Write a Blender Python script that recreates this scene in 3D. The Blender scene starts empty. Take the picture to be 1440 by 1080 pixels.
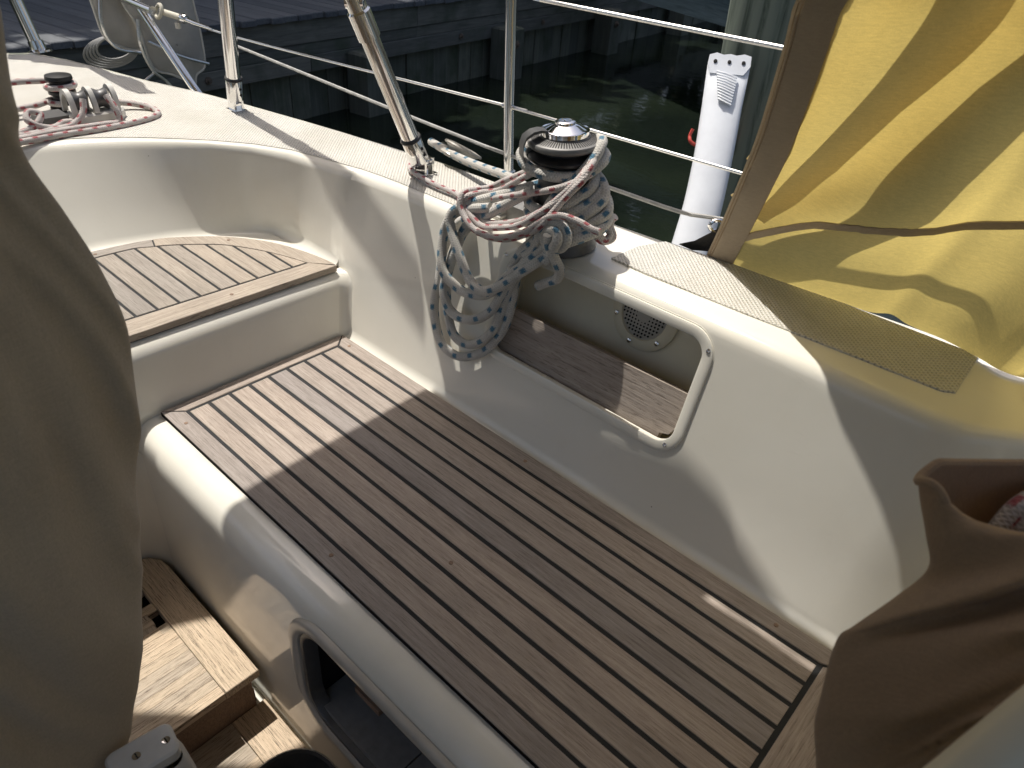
import bpy, bmesh, math, random
from mathutils import Vector, Matrix, noise

sc = bpy.context.scene
C = sc.collection
rnd = random.Random(7)

# ------------------------------------------------------------------ camera
cam_d = bpy.data.cameras.new('camera')
cam = bpy.data.objects.new('camera', cam_d); C.objects.link(cam)
sc.camera = cam
cam.matrix_world = Matrix(((0.7347066, -0.4310523, 0.5238321, 1.3286946),
                           (0.6752334, 0.3903248, -0.6258646, -0.4901780),
                           (0.0653157, 0.8135358, 0.5778351, 1.0120120),
                           (0, 0, 0, 1)))
cam_d.sensor_width = 36.0
cam_d.lens = 1020.0 / 1440.0 * 36.0
cam_d.clip_start = 0.02
cam_d.clip_end = 400.0
cam_d.dof.use_dof = True
cam_d.dof.focus_distance = 1.75
cam_d.dof.aperture_fstop = 7.5

# ------------------------------------------------------------------ daylight
SUN_EL, SUN_AZ = 66.0, 4.0
e_, a_ = math.radians(SUN_EL), math.radians(SUN_AZ)
S = Vector((-math.cos(e_) * math.cos(a_), math.cos(e_) * math.sin(a_), math.sin(e_)))
world = bpy.data.worlds.new('World'); sc.world = world
world.use_nodes = True
wn = world.node_tree
bg = wn.nodes['Background']
sky = wn.nodes.new('ShaderNodeTexSky')
sky.sky_type = 'NISHITA'; sky.sun_disc = False
sky.sun_elevation = e_
sky.sun_rotation = math.atan2(S.x, S.y)
sky.air_density = 1.0; sky.dust_density = 6.0; sky.ozone_density = 1.0
wn.links.new(sky.outputs[0], bg.inputs['Color'])
bg.inputs['Strength'].default_value = 0.125
sun_d = bpy.data.lights.new('sun', 'SUN'); sun_d.energy = 4.4; sun_d.angle = math.radians(0.53)
sun_d.color = (1.0, 0.955, 0.885)
sun = bpy.data.objects.new('sun', sun_d); C.objects.link(sun)
sun.rotation_euler = S.to_track_quat('Z', 'Y').to_euler()
sc.view_settings.view_transform = 'Standard'
sc.view_settings.look = 'None'
sc.view_settings.exposure = 0.12
sc.view_settings.gamma = 1.0
sc.view_settings.use_curve_mapping = False
sc.cycles.max_bounces = 10
sc.cycles.diffuse_bounces = 6
sc.cycles.glossy_bounces = 4
sc.cycles.transmission_bounces = 6
sc.cycles.caustics_reflective = False
sc.cycles.caustics_refractive = False
sc.cycles.use_denoising = True

# ------------------------------------------------------------------ materials
class NT:
    def __init__(s, name):
        s.m = bpy.data.materials.new(name); s.m.use_nodes = True
        s.t = s.m.node_tree; s.b = s.t.nodes['Principled BSDF']; s.out = s.t.nodes['Material Output']
    def n(s, kind, **kw):
        nd = s.t.nodes.new('ShaderNode' + kind)
        for k, v in kw.items():
            if k.startswith('i_'):
                key = k[2:]
                key = int(key) if key.isdigit() else key.replace('_', ' ')
                nd.inputs[key].default_value = v
            else: setattr(nd, k, v)
        return nd
    def l(s, a, b): s.t.links.new(a, b)
    def coord(s, kind='Object', scale=(1, 1, 1), rnd_off=False):
        tc = s.n('TexCoord'); mp = s.n('Mapping'); s.l(tc.outputs[kind], mp.inputs[0])
        mp.inputs['Scale'].default_value = scale
        if rnd_off:
            oi = s.n('ObjectInfo'); vm = s.n('VectorMath', operation='SCALE'); cb = s.n('CombineXYZ')
            s.l(oi.outputs['Random'], cb.inputs[0]); s.l(oi.outputs['Random'], cb.inputs[1]); s.l(oi.outputs['Random'], cb.inputs[2])
            s.l(cb.outputs[0], vm.inputs[0]); vm.inputs['Scale'].default_value = 37.0
            s.l(vm.outputs[0], mp.inputs['Location'])
        return mp.outputs[0]
    def noise(s, vec, scale, detail=4, rough=0.55, dist=0.0):
        nd = s.n('TexNoise'); nd.inputs['Scale'].default_value = scale; nd.inputs['Detail'].default_value = detail
        nd.inputs['Roughness'].default_value = rough; nd.inputs['Distortion'].default_value = dist
        s.l(vec, nd.inputs['Vector']); return nd.outputs['Fac']
    def ramp(s, fac, stops):
        r = s.n('ValToRGB'); cr = r.color_ramp
        while len(cr.elements) < len(stops): cr.elements.new(0.5)
        for el, (p, c) in zip(cr.elements, stops):
            el.position = p; el.color = (*c, 1) if len(c) == 3 else c
        s.l(fac, r.inputs[0]); return r.outputs[0]
    def mix(s, fac, a, b, mode='MIX'):
        m = s.n('Mix', data_type='RGBA', blend_type=mode)
        for v, i in ((fac, 0), (a, 6), (b, 7)):
            if isinstance(v, (int, float)): m.inputs[i].default_value = v
            elif isinstance(v, tuple): m.inputs[i].default_value = (*v, 1)
            else: s.l(v, m.inputs[i])
        return m.outputs[2]
    def math(s, op, a, b=None, c=None):
        m = s.n('Math', operation=op)
        for v, i in ((a, 0), (b, 1), (c, 2)):
            if v is None: continue
            if isinstance(v, (int, float)): m.inputs[i].default_value = v
            else: s.l(v, m.inputs[i])
        return m.outputs[0]
    def bump(s, h, strength=0.3, dist=0.002):
        b = s.n('Bump'); b.inputs['Strength'].default_value = strength; b.inputs['Distance'].default_value = dist
        s.l(h, b.inputs['Height']); s.l(b.outputs[0], s.b.inputs['Normal']); return b
    def col(s, v):
        if isinstance(v, tuple): s.b.inputs['Base Color'].default_value = (*v, 1)
        else: s.l(v, s.b.inputs['Base Color'])
    def set(s, **kw):
        for k, v in kw.items():
            key = k.replace('_', ' ')
            if isinstance(v, (int, float)): s.b.inputs[key].default_value = v
            elif isinstance(v, tuple): s.b.inputs[key].default_value = v
            else: s.l(v, s.b.inputs[key])

M = {}
def plain(name, col, rough=0.5, metal=0.0, var=0.12, nscale=30.0, bump=0.0, **kw):
    t = NT(name); v = t.coord()
    n1 = t.noise(v, nscale)
    lo = tuple(c * (1 - var) for c in col); hi = tuple(min(1, c * (1 + var)) for c in col)
    t.col(t.ramp(n1, [(0.3, lo), (0.7, hi)]))
    t.set(Roughness=t.math('MULTIPLY_ADD', t.noise(v, nscale * 0.6), 0.25 * rough, rough * 0.88), Metallic=metal, **kw)
    if bump: t.bump(t.noise(v, nscale * 4), bump, 0.002)
    M[name] = t.m; return t

# gelcoat: glossy cream white with faint scuffs, specks and grime
t = NT('gelcoat'); v = t.coord()
big = t.noise(v, 3.0, 5); fine = t.noise(v, 260.0, 2)
base = t.ramp(big, [(0.25, (0.775, 0.745, 0.65)), (0.75, (0.83, 0.805, 0.72))])
vo = t.n('TexVoronoi'); vo.inputs['Scale'].default_value = 22.0; t.l(v, vo.inputs['Vector'])
speck = t.math('LESS_THAN', vo.outputs['Distance'], 0.032)
speck = t.math('MULTIPLY', speck, t.math('GREATER_THAN', t.noise(v, 9.0, 2), 0.56))
base = t.mix(t.math('MULTIPLY', speck, 0.75), base, (0.25, 0.2, 0.15))
sv = t.coord(scale=(1.0, 9.0, 5.0))
scr = t.ramp(t.noise(sv, 14.0, 8, 0.75), [(0.60, (0, 0, 0)), (0.72, (1, 1, 1))])
base = t.mix(t.math('MULTIPLY', scr, 0.16), base, (0.52, 0.49, 0.42))
gr = t.ramp(t.noise(t.coord(scale=(1, 1, .35)), 4.5, 7, 0.7), [(0.50, (0, 0, 0)), (0.78, (1, 1, 1))])
base = t.mix(t.math('MULTIPLY', gr, 0.14), base, (0.45, 0.40, 0.31))
t.col(base)
t.set(Roughness=t.math('MULTIPLY_ADD', t.noise(v, 7.0, 6), 0.14, 0.03), IOR=1.5)
t.bump(t.math('ADD', t.noise(v, 11.0, 2), t.math('MULTIPLY', fine, 0.05)), 0.10, 0.004)
M['gelcoat'] = t.m

# moulded anti slip pattern on the deck
t = NT('nonskid'); v = t.coord(scale=(1, 1, 1))
sx = t.n('SeparateXYZ'); t.l(v, sx.inputs[0])
u1 = t.math('ADD', sx.outputs[0], sx.outputs[1]); u2 = t.math('SUBTRACT', sx.outputs[0], sx.outputs[1])
k = 2 * math.pi / 0.0100
h = t.math('ADD', t.math('SINE', t.math('MULTIPLY', u1, k)), t.math('SINE', t.math('MULTIPLY', u2, k)))
h = t.math('ADD', h, t.math('MULTIPLY', t.noise(v, 420, 3), 2.6))
g = t.ramp(h, [(-0.0, (0.47, 0.455, 0.405)), (0.6, (0.71, 0.69, 0.635))])
dirt = t.ramp(t.noise(v, 5, 6, 0.65), [(0.35, (0.86, 0.85, 0.82)), (0.65, (1, 1, 1))])
t.col(t.mix(1.0, g, dirt, 'MULTIPLY')); t.set(Roughness=0.62)
t.bump(h, 0.7, 0.0014)
M['nonskid'] = t.m

def teak(name, c_lo, c_mid, c_hi, streak=1.0, along='x', dark=(0.10, 0.075, 0.055)):
    t = NT(name)
    s3 = (2.2, 42.0, 42.0) if along == 'x' else (42.0, 2.2, 42.0)
    v = t.coord(scale=s3, rnd_off=True)
    v1 = t.coord(scale=(1, 1, 1), rnd_off=True)
    g1 = t.noise(v, 4.0, 8, 0.68, 0.25)
    s4 = (14.0, 520.0, 90.0) if along == 'x' else (520.0, 14.0, 90.0)
    v2 = t.coord(scale=s4, rnd_off=True)
    g2 = t.noise(v2, 1.6, 6, 0.72)
    s5 = (5.0, 150.0, 60.0) if along == 'x' else (150.0, 5.0, 60.0)
    g3 = t.noise(t.coord(scale=s5, rnd_off=True), 1.5, 5, 0.7, 0.3)
    blot = t.noise(v1, 6.0, 4)
    c = t.ramp(g1, [(0.12, c_lo), (0.5, c_mid), (0.9, c_hi)])
    oi = t.n('ObjectInfo')
    tint = t.ramp(oi.outputs['Random'], [(0.0, (0.80, 0.81, 0.84)), (0.5, (1.0, 0.97, 0.93)), (1.0, (1.14, 1.08, 1.02))])
    c = t.mix(1.0, c, tint, 'MULTIPLY')
    c = t.mix(1.0, c, t.ramp(g3, [(0.30, (0.80, 0.785, 0.775)), (0.62, (1.06, 1.06, 1.06))]), 'MULTIPLY')
    pores = t.ramp(g2, [(0.38, (1, 1, 1)), (0.47, (0, 0, 0))])
    c = t.mix(t.math('MULTIPLY', pores, 0.62 * streak), c, dark)
    c = t.mix(t.math('MULTIPLY', t.ramp(blot, [(0.5, (0, 0, 0)), (0.75, (1, 1, 1))]), 0.28), c, tuple(x * 0.62 for x in c_lo))
    t.col(c); t.set(Roughness=0.78)
    t.bump(t.math('ADD', g1, t.math('ADD', t.math('MULTIPLY', g2, 0.9), g3)), 0.5, 0.0012)
    M[name] = t.m
teak('teak_x', (0.25, 0.215, 0.19), (0.385, 0.338, 0.30), (0.51, 0.455, 0.41))
teak('teak_y', (0.25, 0.215, 0.19), (0.385, 0.338, 0.30), (0.51, 0.455, 0.41), along='y')
teak('teak_step', (0.27, 0.24, 0.20), (0.375, 0.335, 0.285), (0.47, 0.425, 0.365))
teak('teak_step_y', (0.27, 0.24, 0.20), (0.375, 0.335, 0.285), (0.47, 0.425, 0.365), along='y')
teak('teak_floor_x', (0.41, 0.335, 0.245), (0.57, 0.475, 0.36), (0.67, 0.58, 0.46), 1.7)
teak('teak_floor_y', (0.41, 0.335, 0.245), (0.57, 0.475, 0.36), (0.67, 0.58, 0.46), 1.7, along='y')
teak('teak_brown', (0.20, 0.13, 0.09), (0.30, 0.205, 0.145), (0.38, 0.28, 0.205), 1.2)
plain('caulk', (0.009, 0.010, 0.011), 0.75, var=0.3, nscale=60)
plain('steel', (0.80, 0.79, 0.77), 0.13, 1.0, var=0.05, nscale=14)
plain('chrome', (0.90, 0.90, 0.91), 0.05, 1.0, var=0.02)
plain('wire_steel', (0.74, 0.73, 0.70), 0.3, 1.0, var=0.15, nscale=200)
plain('black_plastic', (0.018, 0.018, 0.019), 0.38, var=0.3, nscale=50, bump=0.05)
plain('grey_plastic', (0.24, 0.24, 0.235), 0.42, var=0.12, nscale=50, bump=0.05)
plain('pale_plastic', (0.585, 0.57, 0.525), 0.38, var=0.06, nscale=40, bump=0.04)
plain('winch_grey', (0.105, 0.105, 0.105), 0.42, 0.35, var=0.12, nscale=80, bump=0.05)
plain('winch_rim', (0.225, 0.22, 0.21), 0.45, 0.2, var=0.10, nscale=80, bump=0.05)
plain('white_vinyl', (0.71, 0.74, 0.78), 0.42, var=0.05, nscale=16, bump=0.06)
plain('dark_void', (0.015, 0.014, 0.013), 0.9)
plain('liner', (0.74, 0.675, 0.51), 0.5, var=0.08, nscale=8)
plain('red_plastic', (0.55, 0.075, 0.055), 0.4)
plain('webbing', (0.022, 0.021, 0.021), 0.75, var=0.3, nscale=150, bump=0.2)
plain('porthole_grey', (0.47, 0.44, 0.385), 0.30, var=0.06, nscale=20)
plain('hull_white', (0.72, 0.72, 0.70), 0.3)
plain('cover_grey', (0.40, 0.385, 0.355), 0.85, var=0.15, nscale=12, bump=0.1)
plain('grey_hose', (0.32, 0.32, 0.31), 0.5)
plain('leaf_green', (0.07, 0.11, 0.03), 0.6, var=0.5, nscale=3)
plain('bark', (0.13, 0.10, 0.075), 0.9, var=0.4, nscale=20, bump=0.5)
plain('yellowed_fitting', (0.58, 0.55, 0.45), 0.5)

def fabric(name, col, trans, tcol, weave=900.0, var=0.12):
    t = NT(name); v = t.coord()
    sx = t.n('SeparateXYZ'); t.l(v, sx.inputs[0])
    w1 = t.coord(scale=(1, 0.12, 1)); w2 = t.coord(scale=(0.12, 1, 0.3))
    thr = t.math('ADD', t.noise(w1, weave, 2), t.noise(w2, weave, 2))
    blo = t.noise(v, 7, 5)
    f = t.ramp(t.math('ADD', t.math('MULTIPLY', thr, 0.35), t.math('MULTIPLY', blo, 0.3)), [(0.35, tuple(c * (1 - var) for c in col)), (0.65, tuple(c * (1 + var) for c in col))])
    t.col(f); t.set(Roughness=0.85, Sheen_Weight=0.15)
    b = t.bump(thr, 0.25, 0.0008)
    if trans:
        tr = t.n('BsdfTranslucent'); mx = t.n('MixShader'); mx.inputs[0].default_value = trans
        tf = t.ramp(t.math('ADD', t.math('MULTIPLY', thr, 0.35), t.math('MULTIPLY', blo, 0.3)), [(0.36, tuple(c * 0.82 for c in tcol)), (0.64, tuple(min(1, c * 1.08) for c in tcol))])
        t.l(tf, tr.inputs['Color']); t.l(t.b.outputs[0], mx.inputs[1]); t.l(tr.outputs[0], mx.inputs[2])
        t.l(b.outputs[0], tr.inputs['Normal'])
        t.l(mx.outputs[0], t.out.inputs['Surface'])
    M[name] = t.m
fabric('curtain_canvas', (0.42, 0.35, 0.20), 0.72, (0.72, 0.565, 0.18), 700)
fabric('band_canvas', (0.33, 0.265, 0.185), 0.10, (0.55, 0.42, 0.22), 700)
fabric('shadow_flap_canvas', (0.40, 0.33, 0.20), 0.62, (0.92, 0.80, 0.52), 700)
fabric('roof_canvas', (0.40, 0.34, 0.24), 0.15, (0.72, 0.62, 0.40), 500)
fabric('cover_canvas', (0.46, 0.385, 0.28), 0.16, (0.6, 0.5, 0.3), 500)
fabric('bag_canvas', (0.37, 0.26, 0.16), 0.2, (0.72, 0.45, 0.15), 700)

def rope_mat(name, fleck, pitch, base=(0.62, 0.60, 0.555), duty=0.36):
    t = NT(name); tc = t.n('TexCoord'); sx = t.n('SeparateXYZ'); t.l(tc.outputs['UV'], sx.inputs[0])
    u, vv = sx.outputs[0], sx.outputs[1]
    # braid: two families of helical strands
    a = t.math('ADD', t.math('MULTIPLY', u, 190.0), t.math('MULTIPLY', vv, 6.0))
    b = t.math('SUBTRACT', t.math('MULTIPLY', u, 190.0), t.math('MULTIPLY', vv, 6.0))
    br = t.math('MAXIMUM', t.math('SINE', t.math('MULTIPLY', a, 6.2832)), t.math('SINE', t.math('MULTIPLY', b, 6.2832)))
    nv = t.coord()
    fuzz = t.noise(nv, 900, 3, 0.7)
    dirt = t.noise(nv, 26, 4)
    c0 = t.ramp(dirt, [(0.3, tuple(x * 0.80 for x in base)), (0.7, tuple(min(1, x * 1.12) for x in base))])
    pep = t.noise(nv, 520, 2, 0.6)
    c0 = t.mix(t.math('MULTIPLY', t.ramp(pep, [(0.36, (1, 1, 1)), (0.46, (0, 0, 0))]), 0.30), c0, (0.22, 0.20, 0.17))
    c0 = t.mix(t.math('MULTIPLY', t.ramp(br, [(0.0, (1, 1, 1)), (0.55, (0, 0, 0))]), 0.30), c0, (0.30, 0.28, 0.25))
    jit = t.math('MULTIPLY', t.math('SUBTRACT', fuzz, 0.5), 0.50)
    cell = t.math('FRACT', t.math('ADD', t.math('DIVIDE', u, pitch), jit))
    vc = t.math('FRACT', t.math('ADD', t.math('MULTIPLY', vv, 3.0), jit))
    # neighbouring rows are shifted by half a pitch
    row = t.math('FLOOR', t.math('MULTIPLY', vv, 3.0))
    cell = t.math('FRACT', t.math('ADD', cell, t.math('MULTIPLY', row, 0.37)))
    f = t.math('MULTIPLY', t.math('LESS_THAN', cell, duty), t.math('LESS_THAN', t.math('ABSOLUTE', t.math('SUBTRACT', vc, 0.5)), 0.25))
    f = t.math('MULTIPLY', f, t.math('GREATER_THAN', fuzz, 0.33))
    t.col(t.mix(t.math('MULTIPLY', f, 0.9), c0, fleck)); t.set(Roughness=0.85, Sheen_Weight=0.2)
    t.bump(t.math('ADD', br, t.math('MULTIPLY', fuzz, 1.2)), 0.55, 0.0011)
    M[name] = t.m
rope_mat('rope_blue', (0.004, 0.125, 0.225), 0.046, (0.62, 0.60, 0.55), 0.27)
rope_mat('rope_red', (0.30, 0.022, 0.035), 0.036, (0.60, 0.55, 0.52), 0.34)
rope_mat('rope_grey', (0.35, 0.35, 0.34), 0.05, (0.5, 0.5, 0.48))

def wood(name, lo, hi, along, stain=None, rough=0.85):
    t = NT(name)
    sc3 = {'x': (1.0, 16, 16), 'y': (16, 1.0, 16), 'z': (14, 14, 0.8)}[along]
    v = t.coord(scale=sc3, rnd_off=True); v1 = t.coord(rnd_off=True)
    g = t.noise(v, 2.6, 9, 0.7, 0.8)
    c = t.ramp(g, [(0.3, lo), (0.7, hi)])
    oi = t.n('ObjectInfo')
    c = t.mix(1.0, c, t.ramp(oi.outputs['Random'], [(0, (0.7, 0.72, 0.75)), (1, (1.15, 1.12, 1.1))]), 'MULTIPLY')
    if stain: c = t.mix(t.ramp(t.noise(v1, 2.2, 5), [(0.48, (0, 0, 0)), (0.7, (1, 1, 1))]), c, stain)
    t.col(c); t.set(Roughness=rough); t.bump(g, 0.6, 0.006); M[name] = t.m
wood('dock_deck', (0.075, 0.082, 0.09), (0.16, 0.17, 0.18), 'x')
wood('dock_beam', (0.10, 0.10, 0.088), (0.21, 0.205, 0.175), 'y', (0.06, 0.075, 0.05))
wood('dock_pile', (0.08, 0.088, 0.07), (0.18, 0.185, 0.145), 'z', (0.045, 0.06, 0.033))
wood('finger_board', (0.09, 0.13, 0.14), (0.20, 0.27, 0.29), 'x')
# piling: swirling, greenish treated grain
t = NT('piling_wood'); v = t.coord(scale=(4.0, 4.0, 0.75)); v1 = t.coord()
w = t.n('TexWave', wave_type='BANDS', bands_direction='X'); w.inputs['Scale'].default_value = 1.5; w.inputs['Distortion'].default_value = 9.0
w.inputs['Detail'].default_value = 4; w.inputs['Detail Scale'].default_value = 0.8; t.l(v, w.inputs['Vector'])
g = t.noise(v, 3.5, 8, 0.7, 1.2)
c = t.ramp(w.outputs['Fac'], [(0.2, (0.06, 0.08, 0.063)), (0.7, (0.17, 0.20, 0.165))])
c = t.mix(t.ramp(g, [(0.4, (0, 0, 0)), (0.62, (1, 1, 1))]), c, (0.18, 0.215, 0.175))
t.col(c); t.set(Roughness=0.8); t.bump(t.math('ADD', w.outputs['Fac'], g), 0.5, 0.006); M['piling_wood'] = t.m
# water: dark green, rippled
t = NT('water'); v = t.coord()
t.col(t.ramp(t.noise(v, 0.5, 3), [(0.35, (0.006, 0.009, 0.007)), (0.7, (0.014, 0.020, 0.012))]))
t.set(Roughness=0.045, IOR=1.33)
hv = t.coord(scale=(1.0, 1.6, 1))
t.bump(t.math('ADD', t.noise(hv, 1.5, 3, 0.5, 0.6), t.math('MULTIPLY', t.noise(hv, 9.0, 3, 0.5, 0.4), 0.35)), 0.14, 0.03)
M['water'] = t.m

# ------------------------------------------------------------------ building helpers
class MB:
    def __init__(s): s.v = []; s.f = []; s.uv = []; s.sm = True
    def add(s, vs, fs, uvs=None):
        o = len(s.v); s.v += [tuple(p) for p in vs]
        for i, f in enumerate(fs):
            s.f.append(tuple(a + o for a in f)); s.uv.append(uvs[i] if uvs else None)
        return s
    def grid(s, rows, close_u=False, close_v=False, skip=None):
        nr, nc = len(rows), len(rows[0]); vs = [p for r in rows for p in r]; fs = []
        for i in range(nr if close_v else nr - 1):
            for j in range(nc if close_u else nc - 1):
                if skip and skip(i, j): continue
                a, b = i * nc + j, i * nc + (j + 1) % nc
                c, d = ((i + 1) % nr) * nc + (j + 1) % nc, ((i + 1) % nr) * nc + j
                fs.append((a, b, c, d))
        return s.add(vs, fs)
    def box(s, a, b, rot=None, at=None):
        x0, y0, z0 = a; x1, y1, z1 = b
        vs = [Vector(p) for p in ((x0, y0, z0), (x1, y0, z0), (x1, y1, z0), (x0, y1, z0), (x0, y0, z1), (x1, y0, z1), (x1, y1, z1), (x0, y1, z1))]
        if rot is not None: vs = [rot @ p for p in vs]
        if at is not None: vs = [p + Vector(at) for p in vs]
        return s.add(vs, [(0, 3, 2, 1), (4, 5, 6, 7), (0, 1, 5, 4), (1, 2, 6, 5), (2, 3, 7, 6), (3, 0, 4, 7)])
    def prism(s, pts, z0, z1, ch=0.0, bottom=True):
        n = len(pts)
        ar = sum(pts[i][0] * pts[(i + 1) % n][1] - pts[(i + 1) % n][0] * pts[i][1] for i in range(n))
        if ar < 0: pts = pts[::-1]
        lo = [(x, y, z0) for x, y in pts]; vs = list(lo); fs = []
        if ch:
            ins = []
            for i in range(n):
                p0, p1, p2 = Vector(pts[i - 1]), Vector(pts[i]), Vector(pts[(i + 1) % n])
                d1 = (p1 - p0).normalized(); d2 = (p2 - p1).normalized()
                n1 = Vector((-d1.y, d1.x)); n2 = Vector((-d2.y, d2.x)); m = (n1 + n2)
                k = 1.0 + n1.dot(n2); m = m / max(k, 0.35)
                ins.append(p1 + m * ch)
            vs += [(x, y, z1 - ch) for x, y in pts] + [(p.x, p.y, z1) for p in ins]
            for L in (0, 1):
                for i in range(n):
                    j = (i + 1) % n; fs.append((L * n + i, L * n + j, (L + 1) * n + j, (L + 1) * n + i))
            fs.append(tuple(range(2 * n, 3 * n)))
        else:
            vs += [(x, y, z1) for x, y in pts]
            for i in range(n):
                j = (i + 1) % n; fs.append((i, j, n + j, n + i))
            fs.append(tuple(range(n, 2 * n)))
        if bottom: fs.append(tuple(range(n - 1, -1, -1)))
        return s.add(vs, fs)
    def tube(s, pts, r, n=10, cap=True, uvlen=False, closed=False, off=0.0):
        pts = [Vector(p) for p in pts]; N = len(pts); vs = []; fs = []; uvs = []
        rr = r if isinstance(r, (list, tuple)) else [r] * N
        up = None; L = off; Ls = []
        for i in range(N):
            a = pts[i - 1] if (i > 0 or closed) else pts[0]; b = pts[(i + 1) % N] if (i < N - 1 or closed) else pts[-1]
            d = (b - a).normalized()
            if up is None: up = d.orthogonal().normalized()
            up = (up - d * up.dot(d))
            up = up.normalized() if up.length > 1e-6 else d.orthogonal().normalized()
            w = d.cross(up)
            if i: L += (pts[i] - pts[i - 1]).length
            Ls.append(L)
            for k in range(n):
                a_ = 2 * math.pi * k / n
                vs.append(pts[i] + (up * math.cos(a_) + w * math.sin(a_)) * rr[i])
        for i in range(N if closed else N - 1):
            i2 = (i + 1) % N
            for k in range(n):
                k2 = (k + 1) % n
                fs.append((i * n + k, i * n + k2, i2 * n + k2, i2 * n + k))
                l1 = Ls[i2] if i2 else Ls[i] + 0.01
                uvs.append([(Ls[i], k / n), (Ls[i], (k + 1) / n), (l1, (k + 1) / n), (l1, k / n)])
        if cap and not closed:
            fs.append(tuple(range(n - 1, -1, -1))); uvs.append([(Ls[0], 0)] * n)
            fs.append(tuple((N - 1) * n + k for k in range(n))); uvs.append([(Ls[-1], 0)] * n)
        return s.add(vs, fs, uvs)
    def lathe(s, prof, at=(0, 0, 0), axis=(0, 0, 1), n=32, cap=True):
        q = Vector((0, 0, 1)).rotation_difference(Vector(axis).normalized()).to_matrix(); at = Vector(at)
        rows = [[q @ Vector((r * math.cos(2 * math.pi * k / n), r * math.sin(2 * math.pi * k / n), z)) + at for k in range(n)] for r, z in prof]
        s.grid(rows, close_u=True)
        if cap:
            s.add(rows[0], [tuple(range(n - 1, -1, -1))]); s.add(rows[-1], [tuple(range(n))])
        return s
    def build(s, name, mat, parent=None, smooth=True, angle=38, merge=True, loc=None):
        me = bpy.data.meshes.new(name)
        vs = s.v
        if loc is not None: vs = [(p[0] - loc[0], p[1] - loc[1], p[2] - loc[2]) for p in s.v]
        me.from_pydata(vs, [], s.f); me.update()
        if any(u for u in s.uv):
            ul = me.uv_layers.new(name='uv'); i = 0; co = []
            for f, u in zip(s.f, s.uv):
                for k in range(len(f)): co += list(u[k]) if u else [0.0, 0.0]
            ul.data.foreach_set('uv', co)
        me.materials.append(M[mat])
        if merge:
            bm = bmesh.new(); bm.from_mesh(me)
            bmesh.ops.remove_doubles(bm, verts=bm.verts, dist=1e-5)
            bmesh.ops.recalc_face_normals(bm, faces=bm.faces)
            bm.to_mesh(me); bm.free()
        if smooth:
            me.shade_smooth(); me.set_sharp_from_angle(angle=math.radians(angle))
        o = bpy.data.objects.new(name, me); C.objects.link(o)
        if loc is not None: o.location = loc
        if parent is not None: o.parent = parent
        return o

def tag(o, label, cat, group=None):
    o['label'] = label; o['category'] = cat
    if group: o['group'] = group
    return o
def thing(name, label, cat, loc=(0, 0, 0), group=None):
    o = bpy.data.objects.new(name, None); C.objects.link(o); o.empty_display_size = 0.05
    o.location = loc; ROOT_LOC[o.name] = Vector(loc)
    return tag(o, label, cat, group)
ROOT_LOC = {}
def part(mb, name, mat, root, **kw):
    """mesh given in world space, parented under a thing whose Empty stands at its base"""
    L = ROOT_LOC.get(root.name, None)
    o = mb.build(name, mat, None, **kw)
    if L is not None: o.location = Vector(o.location) - L
    o.parent = root
    return o
def structure(mb, name, mat, **kw):
    o = mb.build(name, mat, **kw); o['kind'] = 'structure'; return o
def catmull(pts, k=8, closed=False):
    P = [Vector(p) for p in pts]; out = []; n = len(P)
    for i in range(n if closed else n - 1):
        p0 = P[(i - 1) % n] if (closed or i > 0) else P[0] * 2 - P[1]
        p1, p2 = P[i], P[(i + 1) % n]
        p3 = P[(i + 2) % n] if (closed or i < n - 2) else P[-1] * 2 - P[-2]
        for j in range(k):
            t_ = j / k
            out.append(0.5 * ((2 * p1) + (p2 - p0) * t_ + (2 * p0 - 5 * p1 + 4 * p2 - p3) * t_ ** 2 + (3 * p1 - p0 - 3 * p2 + p3) * t_ ** 3))
    if not closed: out.append(P[-1])
    return out
HX = [-3.0, -1.3, -.6, -.2, .0, .3, .8, 2.]; HZ = [.36, .366, .372, .380, .391, .396, .400, .402]
def hz(x):
    for i in range(len(HX) - 1):
        if x <= HX[i + 1] or i == len(HX) - 2:
            t_ = (x - HX[i]) / (HX[i + 1] - HX[i]); t_ = max(0, min(1, t_))
            return HZ[i] + (HZ[i + 1] - HZ[i]) * t_
TAN = math.tan(math.radians(15)); COS = math.cos(math.radians(15)); SIN = math.sin(math.radians(15))
NF = Vector((0, COS, -SIN))                       # outboard normal of the coaming face
def face(x, z, o=0.0):                            # a point on the coaming face at height z, o metres behind it
    return Vector((x, 0.46 + TAN * z, z)) + NF * o

# ================================================================== the boat: moulded cockpit and deck
def round_section(p, fil_r=0.03, roll_r=0.024, n=6):
    pass
def arc2(p0, p1, p2, tl, n=6):
    """fillet between segment p0-p1 and p1-p2 with tangent length tl (2D)"""
    a = (p0 - p1).normalized(); b = (p2 - p1).normalized()
    A = p1 + a * tl; B = p1 + b * tl
    half = a.angle(b) / 2
    r = tl * math.tan(half); m = (a + b).normalized(); c = p1 + m * (r / math.sin(half))
    va, vb = A - c, B - c; ang = va.angle(vb); out = []
    for i in range(n + 1):
        t_ = i / n
        out.append(c + (va * math.sin((1 - t_) * ang) + vb * math.sin(t_ * ang)) / math.sin(ang))
    return out

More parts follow.
